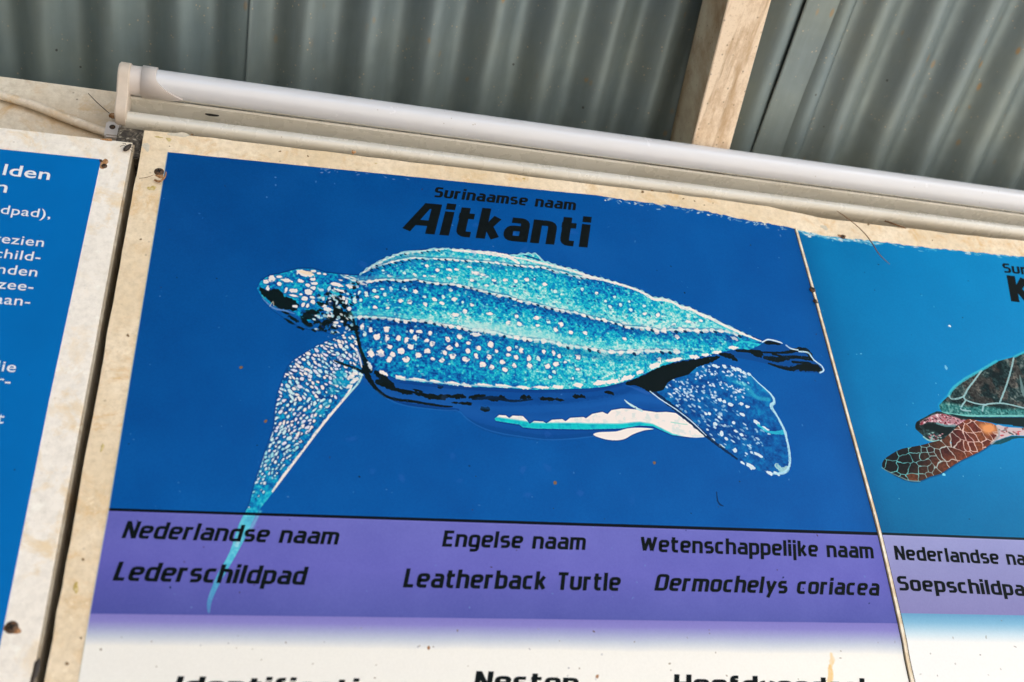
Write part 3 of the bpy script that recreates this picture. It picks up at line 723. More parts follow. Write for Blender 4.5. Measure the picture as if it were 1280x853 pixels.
    P.stroke([(640, 322), (656, 325), (672, 329), (690, 333), (720, 341), (735, 347), (752, 350.5), (768, 355)], [2.5, 2.5, 3, 3, 3, 5, 3, 3], WHITE, .9, 1.5)
    P.stroke([(656, 320.5), (668, 324), (674, 326)], 2.4, (5, 70, 130), .9, 1.4)
    P.stroke([(768, 354.5), (790, 361.5), (803, 367), (817, 375), (829, 375.5), (842, 379.5), (851, 385), (862, 387), (873, 393), (888, 399), (901, 406), (922, 415.5), (932, 420), (950, 427)], [3, 2.6, 3, 4, 3.5, 3, 4, 3.6, 3.6, 3.6, 3, 3.5, 2.4, 2], WHITE, .95, 1.4)
    P.stroke([(915, 437), (925, 428), (945, 431), (956, 436), (945, 439), (930, 436)], 2.2, (40, 200, 210), .9, 2)
    # pale dashes along the lower edge
    for x, y, a, b, an in [(501, 473, 6, 2.6, .2), (523, 475.5, 10, 2, .1), (544, 477.5, 8, 1.9, .1), (567, 480, 10, 2.2, .1), (583, 482.5, 7, 2.2, .1), (605, 482, 10, 2, .07), (630, 483.3, 10, 2.2, .05), (653, 485, 10, 2, .04), (676, 485, 10, 1.9, -.02), (697, 484.5, 8.5, 2.3, -.03), (722, 482, 6, 3.2, -.1), (750, 479, 8, 3.2, -.2), (765, 477.4, 7.5, 2.6, -.25), (783, 473, 9, 2.8, -.35), (799, 466, 5, 2.2, -.4), (817, 458, 8, 3, -.5), (842, 450.6, 12, 2, -.2), (867, 446.8, 6.6, 2.4, -.1), (881, 444.3, 6, 2, -.1), (896, 441, 6.6, 2.2, -.15), (915.5, 435.4, 6, 2.2, 0)]:
        P.spot(x, y, a, b, WHITE, an, .97, 1.5)
    P.stroke([(495, 474), (530, 477), (570, 481.3), (600, 483), (645, 485)], 1.6, (170, 215, 222), .85, 1.4)
    P.stroke([(500, 478.8), (555, 484.5), (600, 487.6), (650, 490), (700, 490), (740, 489), (776, 482)], [1.5, 3, 3, 3, 3, 3, 2], (6, 60, 130), .7, 2)
    # ---- black recess before the hind flippers, right hind flipper
    P.fill([(779, 481), (790, 476), (802, 470.5), (813.5, 464.5), (831.6, 457), (850, 452.8), (866, 450.2), (882, 447.5), (896, 445.5), (899, 448), (888, 453.5), (872, 459), (862, 468), (850, 474), (836.7, 478), (830, 488), (818.7, 493.5), (805.8, 488.2), (795, 483)], BLACK, 3, 0, .98, 1.0)
    farf = [(900, 444), (916, 438.6), (936, 437.6), (951, 431), (959.8, 425.8), (972.5, 428.5), (983.8, 433.4), (996.4, 438.8), (1009, 441.8), (1016, 449.4), (1026, 457.8), (1029, 464), (1026, 467), (1007.7, 466.5), (979.5, 463), (958.4, 456), (937.3, 451), (915, 447)]
    P.fill(farf, (4, 74, 146), 3, 0, .95)
    for pts, wd in [([(900, 443.5), (912, 446), (920, 451)], [4, 7, 3]), ([(920, 439), (936, 440), (949, 441)], [3, 4, 3]), ([(937, 439), (946, 443), (950, 442)], [3, 10, 5]), ([(957, 429), (966, 429.5), (974, 431)], [5, 4, 2]), ([(952, 441), (980, 441.5), (1000, 437.5), (1010, 442), (1014, 451)], [2, 3, 6, 7, 3]), ([(955, 448), (972, 450), (990, 447), (1010, 449)], [4, 7, 4, 5]), ([(960, 455), (985, 462), (1005, 458), (1022, 462)], [2, 5, 6, 6]), ([(1000, 461), (1018, 460), (1024, 463)], [7, 10, 5]), ([(965, 443), (975, 446)], 3), ([(990, 453), (1012, 455)], 3)]:
        P.stroke(pts, wd, BLACK, .95, 1.6)
    P.stroke([(952, 428.5), (959.8, 425.2), (972.5, 428), (977, 430)], [1.5, 2, 2, 1], (200, 220, 235))
    P.stroke([(982, 432.5), (988, 436.6), (996.4, 438.2)], 1.8, (190, 215, 235))
    P.stroke([(998, 440), (1009, 441.4), (1014, 447.5), (1018, 452), (1026, 458), (1028.6, 464), (1024, 466.5)], 2.0, (180, 215, 235))
    # ---- left hind flipper
    hind = [(829, 487.7), (834, 479), (845, 473), (860, 469), (870, 460), (891, 455.6), (914, 458.4), (934.7, 467), (947.6, 480), (964, 495.4), (967, 503), (963, 508.5), (970.8, 521.2), (979.8, 539.2), (982.4, 547), (986.3, 565), (986, 583), (978.6, 592), (960.5, 593.4), (934.7, 583), (914, 567.6), (890.9, 549.6), (865, 528), (842, 511), (813.5, 493.5), (822, 490)]
    mh = P.fill(hind, (8, 92, 166), 2, 0)
    Lh = 0.14+0.20*np.clip((PX-890)/80, 0, 1)*np.clip((530-PY)/60, 0, 1)+(n4-.5)*.28+(n5-.5)*.35
    P.put(mh, c3([(0.0, (2, 62, 135)), (0.2, (6, 98, 170)), (0.42, (14, 150, 200)), (0.62, (90, 205, 218))], Lh))
    for _ in range(170):
        u = random.random(); x = random.uniform(832, 935); y = random.uniform(458, 500)
        P.spot(x, y, random.uniform(.9, 2.1), random.uniform(.8, 1.6), (210, 226, 240), random.uniform(0, 1), random.uniform(.5, .95), 1.4, mh)
    for _ in range(110):
        t_ = random.random(); s_ = random.uniform(-1, 1)
        x = 850+t_*105+s_*14; y = 498+t_*62-s_*17
        P.spot(x, y, random.uniform(1.1, 3.0), random.uniform(.8, 1.5), (196, 222, 240), .6, random.uniform(.3, .9), 1.4, mh)
    for x, y, a, b in [(899, 500.5, 2.6, 1.8), (905, 503, 2.2, 1.8), (912, 506.2, 3.4, 2.2), (925.5, 505.6, 2.4, 2.2), (933.5, 509, 2.4, 2), (927, 519, 3.6, 2), (945, 529, 4.4, 2.6), (956, 537, 5, 2.2), (916, 529, 2.4, 2), (901, 543, 2.6, 3), (907, 549, 2.6, 2), (926, 544, 3, 2), (886, 518, 2.2, 2), (881.5, 518, 2, 2), (898, 522, 2, 2), (893, 530.5, 2.6, 2), (919, 539.6, 2.4, 1.6), (947, 569, 6, 2), (918, 563.6, 2.6, 2.4), (938, 583.5, 6.5, 3), (927.5, 579.5, 3.6, 1.8), (901, 558.5, 3.6, 1.6), (890.5, 550.5, 2.8, 1.8), (961, 592, 4.4, 2), (970, 592.5, 4, 1.8), (954.6, 463, 0.1, .1), (917, 461.8, 4, 2.2), (923, 463, 2.8, 2.4), (929, 467, 2.6, 2.2), (936, 468.5, 2.6, 2), (893, 458, 4, 2), (905, 459, 3, 1.8)]:
        P.spot(x, y, a, b, (214, 232, 240), .5, .95, 1.4)
    P.stroke([(917, 478), (930, 482), (944, 497), (960, 500)], [4, 7, 5, 5], (60, 200, 215), .5, 5, mh)
    P.stroke([(970, 583), (976, 588), (984, 585)], [6, 6, 4], (190, 228, 222), .8, 2, mh)
    P.stroke([(947, 532), (958, 540), (968, 541.5), (980, 541)], [3, 3, 4, 6], (40, 190, 215), .85, 1.6, mh)
    P.stroke([(936, 468), (947, 479), (956, 487), (964, 495), (967, 503), (963, 508.5), (970.8, 521.2), (979.8, 539), (982.4, 549), (986, 567), (985.6, 583), (979, 591.4), (966, 592.6)], [1.2, 1.6, 2, 2.4, 3.4, 4, 2.4, 3.2, 3, 3, 3, 3.4, 2], (176, 222, 238), .95, 1.5)
    P.stroke([(819, 493), (846, 514), (874, 538), (890, 552), (920, 574)], [6, 6, 5, 4, 2.5], (3, 36, 72), .9, 2)
    P.stroke([(812, 490), (825, 500), (846, 513.6), (866, 529.5), (882, 545)], [1.6, 1.8, 1.6, 1.8, 1.2], (186, 216, 240), .95, 1.3)
    P.fill([(780, 481.5), (800, 487), (812, 492), (808, 494), (790, 486)], (40, 96, 176), 2, 1, .7)
    # ---- front flipper
    fl = [(446, 422), (436, 417), (424, 421), (400, 431), (386, 439), (372, 448), (363.8, 454), (358, 463), (354.8, 472), (348, 490), (345.7, 503), (343.5, 520), (343, 529), (340, 543), (335.4, 554.7), (330, 570), (325, 585.7), (319, 603), (314.8, 619), (311, 632.6), (298.6, 656), (287, 691), (272.2, 717.5), (262, 742), (258.6, 755), (259.5, 765), (262, 767), (263.6, 757), (267, 746), (278, 723.4), (290, 703), (304.5, 676.5), (319, 645.7), (328, 632.6), (340, 617.5), (374, 572.4), (405, 531.5), (430.8, 500.6), (452.7, 474.8), (451.5, 464.5), (447, 448)]
    P.fill([(x-1.5, y) for x, y in fl], (3, 52, 118), 2, 3, .5)
    P.put(mb, band)                              # the band is printed over the water
    mf = P.mask(catmull(fl, 3))
    inband = np.clip((PY-yb)*1.2, 0, 1)
    mfa = mf*(1-inband*0.25)*np.interp(PY, [0, 700, 740, 768], [1, 1, .55, .25])
    Lf2 = 0.26 + (n4-.5)*.6 + (n5-.5)*.3 + 0.22*np.clip((PY-560)/80, 0, 1)
    P.put(mfa, c3([(0.0, (2, 48, 112)), (0.25, (6, 104, 172)), (0.5, (16, 172, 204)), (0.75, (110, 218, 224))], Lf2))
    mfu = mf*(1-inband)
    P.put(mf*inband*.55*np.interp(PY, [0, 690, 730, 768], [1, 1, .6, .3]), np.broadcast_to(np.array((120, 222, 234))/255, P.a.shape))
    pts = []
    tries = 0
    while len(pts) < 900 and tries < 40000:
        tries += 1
        y = random.uniform(418, 636); x = random.uniform(305, 452)
        md = 3.4 + 1.1*random.random()
        if y > 560: md *= .8
        if all((x-a)**2+((y-b)*.9)**2 > md*md for a, b in pts): pts.append((x, y))
    for x, y in pts:
        edge = (x-341)*0.79-(617-y)*0.61
        if y > 470 and edge > -10: continue
        if y < 475 and (x > 400 and 0 < (x-400)*.55+(440-y) < 4): continue
        sz = random.uniform(1.6, 2.7)
        if y > 560: sz *= max(.45, 1-(y-560)/110)
        if y > 600 and random.random() < (y-600)/40: continue
        P.spot(x, y, sz*1.25+.8, sz*.95+.8, (2, 50, 112), .7 if y < 500 else -1.0, .6, 1.8, mfu)
        P.spot(x, y, sz*random.uniform(1.0, 1.7), sz*random.uniform(.6, .95), random.choice([WHITE, (205, 236, 238), (226, 226, 238)] if y < 560 else [(205, 236, 238), (160, 224, 232), (226, 236, 238)]), (.7 if y < 500 else -1.0)+random.uniform(-.4, .4), .95, 1.3, mfu)
    for _ in range(520):
        y = random.uniform(418, 634); x = random.uniform(305, 452)
        if y > 475 and (x-341)*0.79-(617-y)*0.61 > -8: continue
        P.spot(x, y, random.uniform(.7, 1.5), random.uniform(.6, 1.1), random.choice([(190, 228, 236), (2, 52, 116), (90, 200, 218)]), random.uniform(0, 3), .75, 1.3, mfu)
    for x, y, a in [(425, 468, 6), (433, 480, 7), (415, 490, 5), (408, 505, 5), (400, 516, 5), (421, 478, 6)]:
        P.spot(x, y, a, a*.8, (16, 168, 200), 0, .6, 5, mfu)
    for x, y in [(438, 472), (444, 468), (441, 478), (436, 484), (445, 475)]:
        P.spot(x, y, 4, 2.4, WHITE, -.5, .9, 1.5, mfu)
    P.stroke([(440, 482), (432, 497), (405, 530), (374, 572), (356, 594), (341, 615)], [1.5, 3.6, 5, 5.4, 5, 3], WHITE, .97, 1.4, mfu)
    P.stroke([(452, 470), (446, 482), (432, 497)], [2, 3, 3], (190, 228, 228), .9, 1.4, mfu)
    P.stroke([(418, 452), (432, 457), (446, 462), (454, 466)], [2, 3, 3, 5], BLACK, .9, 1.5)
    P.stroke([(441, 400), (446, 418), (450, 436), (456, 452), (462, 464)], [2, 3.5, 3.5, 6, 7], BLACK, .9, 2)
    P.stroke([(444, 436), (449, 448), (452, 460)], [2.5, 2.5, 1.5], WHITE, .85, 1.5)
    P.spot(462, 458, 2.2, 5.4, (220, 226, 230), -.35, .9, 1.5); P.spot(479, 467, 5.4, 2.4, WHITE, .5, .95, 1.5)
    P.stroke([(300, 672), (296, 682)], 5, (200, 236, 240), .6, 4); P.stroke([(325, 640), (312, 664)], 4, (120, 226, 236), .5, 4)
    # divider line and fade
    P.stroke([(100, 637.5-.0315*36), (1110, 637.5+.0315*974)], 3.6, (2, 14, 26), 1, 1.2, None, 0)
    tf = np.clip((PY-yf)/(38+4*n1), 0, 1)
    fade = c3([(0, (128, 122, 196)), (0.22, (138, 134, 202)), (0.42, (160, 164, 208)), (0.7, (196, 204, 218)), (1.0, (243, 241, 233))], tf)
    fade += (np.clip((PX-300)/800, 0, 1)*np.clip((PY-yf-20)/30, 0, 1)*0.028 + (n2-.5)*.02)[..., None]
    P.put(np.clip((PY-yf)*1.4, 0, 1), fade)
    # ---- wear: bleached dots, fly specks, scratches, chipped upper edge
    for _ in range(130):
        x, y = random.uniform(150, 1080), random.uniform(200, 760)
        P.spot(x, y, random.uniform(.5, 1.6), random.uniform(.4, 1.1), (110, 150, 205), random.uniform(0, 3), random.uniform(.2, .7), 1.4)
    for _ in range(60):
        x, y = random.uniform(150, 1100), random.uniform(210, 760)
        P.spot(x, y, random.uniform(.5, 1.4), random.uniform(.5, 1.0), random.choice([(60, 40, 30), (10, 30, 60), (70, 50, 90)]), random.uniform(0, 3), random.uniform(.35, .8), 1.2)
    for _ in range(26):
        x, y = random.uniform(420, 800), random.uniform(235, 640)
        P.spot(x, y, random.uniform(3, 8), random.uniform(2, 4), (60, 100, 185), random.uniform(0, 3), random.uniform(.15, .35), 4)
    for _ in range(45):
        x, y = random.uniform(120, 1120), random.uniform(785, 852)
        P.spot(x, y, random.uniform(.5, 1.7), random.uniform(.5, 1.2), random.choice([(120, 105, 85), (90, 70, 55), (150, 150, 160)]), random.uniform(0, 3), random.uniform(.3, .8), 1.3)
    for x, y in [(817, 579), (693, 604), (535.5, 810), (746, 846), (301, 460), (332, 527)]:
        P.spot(x, y, 1.8, 2.2, (150, 100, 60), .4, .8, 1.6)
    P.stroke([(895, 616), (896, 626), (899, 631), (903, 633)], [1.5, 2, 2.4, 1.6], (2, 40, 80), .8)
    for _ in range(90):
        x = random.uniform(755, 985); ye = np.interp(x, [746, 786, 826, 865, 900, 960, 993], [245, 251.6, 256.4, 261.7, 269, 280.5, 286.5])
        y = ye+abs(random.gauss(0, 2.6))+.3
        P.spot(x, y, random.uniform(.6, 3.2), random.uniform(.4, 1.1), random.choice([(225, 224, 214), (150, 180, 205), (90, 130, 180)]), random.uniform(-.8, .8), random.uniform(.4, .95), 1.2)
    for _ in range(16):
        x = random.uniform(400, 520)
        P.spot(x, 211+(x-400)*.1+random.uniform(0, 6), random.uniform(.8, 2.4), .8, (120, 140, 190), random.uniform(-.5, .5), .6, 1.4)
    for dx, y0_, y1_, wd_, al in [(0, 818, 836, 5, .5), (-2, 833, 853, 6, .7), (1, 838, 853, 3, .6), (3, 822, 830, 2, .4)]:
        P.stroke([(1038+dx, y0_), (1038.5+dx, (y0_+y1_)/2), (1037+dx, y1_)], [wd_*.6, wd_, wd_*.7], (244, 196, 120), al, 3)
    # faint darker rim where the print ends, and the unprinted hairline at left
    edge = np.interp(PY, [191, 636, 767, 820, 900], [209.3, 136, 112.3, 103.5, 90])
    P.put(np.clip(1-(PX-edge)/1.6, 0, 1)*0.9, np.broadcast_to(np.array((214, 220, 214))/255, P.a.shape))
    return P

def green_turtle():
    P = Print(0.530, 1.05, 0.095, 0.612)
    h, w = P.h, P.w; PX, PY = P.PX, P.PY
    n1 = smooth_noise(h, w, 90, RNG, 5); n2 = smooth_noise(h, w, 3.0, RNG, 2); n4 = smooth_noise(h, w, 5, RNG, 2); n5 = smooth_noise(h, w, 22, RNG, 3)
    xs = 993+(PY-287)*0.262
    f = np.clip((PX-xs)/260, 0, 1)
    P.a[:] = c3([(0, (0, 100, 158)), (0.12, (0, 116, 176)), (0.5, (0, 126, 188)), (1, (0, 136, 198))], f)
    P.a *= (1-0.14*np.clip((PY-540)/130, 0, 1))[..., None]
    P.a += ((n1-0.5)*0.035 + (n2-0.5)*0.028)[..., None]*np.array([0.3, 1, 1.1])
    S = lambda x, y: (1130+x/8.533, 430+y/8.533)
    Q = lambda x, y: (1090+x/6.737, 500+y/6.737)
    shell = [(1480, 520), (1440, 470), (1400, 446), (1340, 436), (1300, 436)]+[S(*p) for p in [(1280, 95), (1170, 145), (1000, 190), (830, 280), (650, 380), (520, 480), (470, 560), (370, 660), (400, 730)]]+[Q(*p) for p in [(590, 112), (720, 142), (900, 147), (1280, 147)]]+[(1380, 524)]
    P.fill([(x-2, y-1.5) for x, y in shell], (20, 160, 200), 2, 3, .6)
    m = P.fill(shell, (30, 70, 72), 2)
    Ls = n5*.9+(n4-.5)*.5
    P.put(m, c3([(0.2, (8, 26, 28)), (0.42, (20, 46, 48)), (0.6, (52, 74, 74)), (0.76, (104, 116, 112)), (1.0, (176, 172, 166))], Ls))
    lowb = np.interp(PX, [1170, 1190, 1210, 1230, 1260, 1280, 1400], [500, 503, 507, 506, 510, 509, 505])
    n7 = smooth_noise(h, w, 34, RNG, 4)
    P.put(m*np.clip((n7-.5)*5, 0, .55), c3([(0, (46, 30, 30)), (1, (120, 104, 92))], n4))
    rim = np.clip((PY-lowb)/4, 0, 1)*m
    P.put(rim*.8, c3([(0.1, (14, 62, 64)), (0.5, (48, 138, 136)), (0.9, (150, 205, 196))], n4*.7+n5*.3))
    for pts, wd in [([(1245, 452), (1227, 462.8), (1206, 474.5), (1191, 486), (1185, 495.6)], 3), ([(1267, 447), (1280, 441), (1300, 436)], 2.2)]:
        P.stroke(pts, wd, (60, 185, 205), .8, 2)
    ln = (150, 192, 196)
    for pts in [[(475, 560), (500, 590), (560, 590), (620, 570)], [(820, 290), (740, 400), (680, 480), (635, 560)], [(630, 560), (650, 600), (760, 640), (870, 655)], [(1165, 155), (1130, 300), (1085, 450), (1015, 630)], [(830, 720), (850, 660), (940, 640), (1060, 640), (1180, 665), (1280, 690)], [(650, 610), (600, 700), (700, 720)]]:
        P.stroke([S(*p) for p in pts], 1.9, ln, .92, 1.3, m)
    P.stroke([(1274, 470), (1278, 490), (1282, 500)], [1, 5, 2], (120, 150, 150), .8, 3, m)
    P.stroke([(1300, 438), (1320, 470), (1318, 508)], 2, ln, .9, 1.3, m); P.stroke([(1370, 442), (1392, 475), (1385, 508)], 2, ln, .9, 1.3, m)
    P.stroke([(1175, 516), (1200, 519.6), (1230, 520.5), (1280, 520.5), (1400, 522)], 2.2, (120, 200, 195), .9, 1.5, m)
    # shadow below the shell and the far limb
    P.fill([Q(*p) for p in [(640, 118), (760, 140), (900, 150), (1280, 150)]]+[(1420, 524), (1420, 540)]+[Q(*p) for p in [(1280, 232), (1180, 215), (1050, 205), (900, 175), (760, 165)]], (10, 34, 36), 2, 1)
    P.fill([Q(*p) for p in [(1040, 215), (1100, 225), (1280, 240)]]+[(1400, 534), (1400, 552)]+[Q(*p) for p in [(1280, 305), (1150, 310), (1050, 345), (1030, 330)]], (205, 186, 188), 2, 1)
    for _ in range(60):
        x, y = random.uniform(1245, 1380), random.uniform(534, 546)
        P.spot(x, y, random.uniform(1, 3), random.uniform(.6, 1.4), random.choice([(190, 60, 70), (60, 70, 70), (236, 226, 222), (150, 90, 90)]), random.uniform(-.5, .5), .75, 1.4)
    P.stroke([Q(1010, 375), Q(1100, 350), Q(1180, 320), Q(1280, 318)], [2, 5, 3, 2], (14, 70, 74), .9, 2)
    # head
    head = [Q(*p) for p in [(360, 240), (370, 190), (440, 150), (540, 100), (600, 112), (720, 150), (800, 170), (740, 230), (650, 290), (580, 345), (480, 350), (420, 300), (375, 260)]]
    mh = P.fill(head, (26, 44, 46), 2)
    P.put(mh*np.clip((n4-.45)*3, 0, 1)*.6, np.broadcast_to(np.array((70, 110, 112))/255, P.a.shape))
    up = [Q(*p) for p in [(390, 200), (450, 160), (540, 120), (640, 130), (740, 165), (800, 180), (700, 220), (600, 215), (540, 195), (470, 190), (410, 215)]]
    mu = P.fill(up, (178, 128, 138), 2, 1)
    for _ in range(170):
        x, y = random.uniform(1148, 1210), random.uniform(517, 533)
        P.spot(x, y, random.uniform(.6, 1.8), random.uniform(.5, 1.2), random.choice([(120, 30, 44), (170, 70, 84), (236, 222, 226), (52, 34, 40), (214, 170, 180)]), random.uniform(-1, 1), .8, 1.2, mu)
    P.fill([Q(*p) for p in [(430, 215), (500, 200), (600, 225), (690, 225), (640, 285), (590, 310), (520, 260), (440, 250)]], (8, 26, 26), 2, 2, .9)
    P.fill([Q(*p) for p in [(360, 235), (372, 190), (400, 185), (396, 230), (420, 250), (400, 262)]], (10, 22, 24), 2, 1, .9)
    P.stroke([Q(*p) for p in [(430, 315), (470, 342), (520, 352), (560, 345)]], 2, (150, 200, 196), .9)
    P.stroke([Q(*p) for p in [(545, 200), (620, 222), (690, 218)]], 3, (120, 168, 172), .7, 2)
    for _ in range(26):
        x, y = random.uniform(1160, 1178), random.uniform(541, 551)
        P.spot(x, y, 1.4, .9, random.choice([(200, 150, 160), (120, 60, 66), (150, 190, 186)]), 0, .8, 1.2, mh)
    # fore flipper: dark plates with pale seams
    fl = [Q(*p) for p in [(800, 165), (900, 185), (1000, 200), (1050, 235), (1060, 300), (1000, 370), (900, 440), (750, 510), (640, 580), (570, 625), (480, 650), (380, 690), (260, 672), (120, 600), (80, 560), (95, 510), (160, 460), (250, 415), (400, 388), (500, 360), (600, 330), (700, 240)]]
    P.fill([(x+1, y+1.5) for x, y in fl], (0, 62, 100), 2, 3, .7)
    mf = P.fill(fl, (34, 34, 34), 2)
    # plates: nearest-seed cells
    seeds = []
    sd = random.Random(5)
    for _ in range(4000):
        x = sd.uniform(1098, 1252); y = sd.uniform(520, 606)
        big = x < 1165
        rr = (12 if x < 1150 else (7.0 if x < 1172 else (9.5 if x < 1200 else 6.5)))
        if all(math.hypot((x-a)*(1.0 if big else 1.0), (y-b)*(1.15 if big else .62)) > rr for a, b in seeds): seeds.append((x, y))
    ya, yb_, xa, xb = 0, h, 0, w
    ys_, xs_ = np.where(mf > 0.01)
    ya, yb_, xa, xb = ys_.min(), ys_.max()+1, xs_.min(), xs_.max()+1
    px = PX[ya:yb_, xa:xb]+(n5[ya:yb_, xa:xb]-.5)*7; py = PY[ya:yb_, xa:xb]+(n5[ya:yb_, xa:xb][::-1]-.5)*5
    d1 = np.full(px.shape, 1e9); d2 = d1.copy(); idx = np.zeros(px.shape, int)
    for i, (a, b) in enumerate(seeds):
        big = a < 1165
        u = (px-a); v = (py-b)
        if not big:                                # long plates lying across the limb
            uu = u*0.80+v*0.60; vv = -u*0.60+v*0.80
            d = np.hypot(uu*.62, vv*1.15)
        else: d = np.hypot(u*.92, v*1.1)
        new = d < d1
        d2 = np.where(new, d1, np.minimum(d2, d)); idx = np.where(new, i, idx); d1 = np.where(new, d, d1)
    seam = np.clip(1-(d2-d1-0.1)/1.15, 0, 1)*(.55+.45*np.clip(n5[ya:yb_, xa:xb]*2, 0, 1))
    warm = np.clip((px-1135)/70, 0, 1)
    rnd = np.array([sd.random() for _ in seeds])[idx]
    inner = np.clip((d2-d1)/8, 0, 1)
    dark = np.array([22, 26, 28])/255; brown = np.array([128, 72, 46])/255; rust_ = np.array([92, 40, 36])/255; org = np.array([226, 150, 92])/255
    cc = dark*(1-warm[..., None]) + (brown*(1-rnd[..., None])+rust_*rnd[..., None])*warm[..., None]
    lowr = np.clip((py-(592-(px-1120)*.35))/12+.3, 0, 1)*.75*rnd
    cc = cc*(1-lowr[..., None])+brown*lowr[..., None]
    cc = cc*(0.75+.5*n4[ya:yb_, xa:xb][..., None])
    og = np.clip(1-np.hypot((px-1236)/14, (py-536)/9), 0, 1)*1.6
    cc = cc*(1-np.clip(og, 0, 1)[..., None])+org*np.clip(og, 0, 1)[..., None]
    sc_ = (np.array([110, 205, 208])/255)*(1-warm[..., None])+(np.array([228, 196, 186])/255)*warm[..., None]
    seam = seam*(1-np.clip(og, 0, 1))
    cc = cc*(1-seam[..., None])+sc_*seam[..., None]
    P.put(mf[ya:yb_, xa:xb], cc, (slice(ya, yb_), slice(xa, xb)))
    P.stroke([Q(*p) for p in [(80, 575), (130, 605), (240, 655), (300, 680), (400, 690)]], 1.4, (110, 150, 155), .8, 1.2)
    P.stroke([Q(*p) for p in [(1050, 230), (1062, 280), (1040, 330), (1000, 370)]], 3, (200, 190, 186), .7, 2)
    P.spot(*Q(600, 632), 1.8, 1.4, (120, 210, 235))
    # other limb and body beyond the frame edge
    P.fill([(1330, 540), (1400, 552), (1440, 580), (1430, 592), (1380, 572), (1320, 552)], (60, 60, 58), 3, 1)
    # band
    yb = 667.0+(PX-1090)*0.037; yf = 766.5+(PX-1120)*0.018
    t = np.clip((PY-yb)/(yf-yb), 0, 1)
    band = c3([(0, (150, 154, 204)), (1, (134, 132, 184))], t)+((n1-.5)*.03+(n2-.5)*.02)[..., None]
    P.put(np.clip((PY-yb)*1.5, 0, 1), band)
    P.stroke([(1085, 667), (1290, 674.6), (1500, 682)], 2.8, (8, 32, 40), .95, 1.2, None, 0)
    tf = np.clip((PY-yf)/36, 0, 1)
    P.put(np.clip((PY-yf)*1.4, 0, 1), c3([(0, (104, 162, 200)), (.3, (130, 184, 214)), (.7, (204, 226, 236)), (1, (247, 246, 242))], tf)+((n2-.5)*.02)[..., None])
    for _ in range(40):
        P.spot(random.uniform(1010, 1400), random.uniform(330, 660), random.uniform(.4, 1.2), random.uniform(.4, .9), random.choice([(120, 190, 220), (6, 60, 100)]), 0, random.uniform(.4, .9), 1.2)
    P.spot(1186, 408, 1.6, 1.2, (235, 240, 240)); P.spot(1182, 460, 1.8, 2.4, (150, 210, 235), 0, .7)
    for _ in range(30):
        P.spot(random.uniform(1125, 1400), random.uniform(770, 852), random.uniform(.5, 1.6), random.uniform(.5, 1.3), (120, 116, 110), random.uniform(0, 3), random.uniform(.3, .7), 1.3)
    for _ in range(200):
        x = random.uniform(995, 1400) if random.random() < .3 else random.uniform(995, 1100)
        ye = np.interp(x, [993, 1040, 1100, 1160, 1280, 1400], [286.5, 297, 303, 310.5, 322, 334])
        P.spot(x, ye+abs(random.gauss(0, 2.0))+.3, random.uniform(.8, 4.5), random.uniform(.4, 1.1), random.choice([(225, 228, 222), (120, 195, 220), (80, 170, 205)]), random.uniform(0, .3), random.uniform(.4, .9), 1.2)
    return P

def print_material(name, P):
    im = P.image(name)
    m = Mat(name, 0.42, 0.05)
    uv = m.t.nodes.new("ShaderNodeTexImage"); uv.image = im; uv.extension = 'EXTEND'; uv.interpolation = 'Cubic'
    m.t.links.new(m.tc.outputs["UV"], uv.inputs[0])
    g_ = m.t.nodes.new("ShaderNodeMix"); g_.data_type = 'RGBA'; g_.blend_type = 'MULTIPLY'
    g_.inputs[0].default_value = 1.0; g_.inputs[7].default_value = (0.84, 0.84, 0.85, 1)
    m.t.links.new(uv.outputs[0], g_.inputs[6])
    m.t.links.new(g_.outputs[2], m.b.inputs["Base Color"])
    m.bump(m.noise(60, 3, 0.5), 0.08, 0.002)
    return m.m
def set_uv(me, P):
    uvl = me.uv_layers.new(name="UVMap")
    for l in me.loops:
        v = me.vertices[l.vertex_index].co
        uvl.data[l.index].uv = ((v.x-P.x0)/(P.x1-P.x0), (v.z-P.z0)/(P.z1-P.z0))

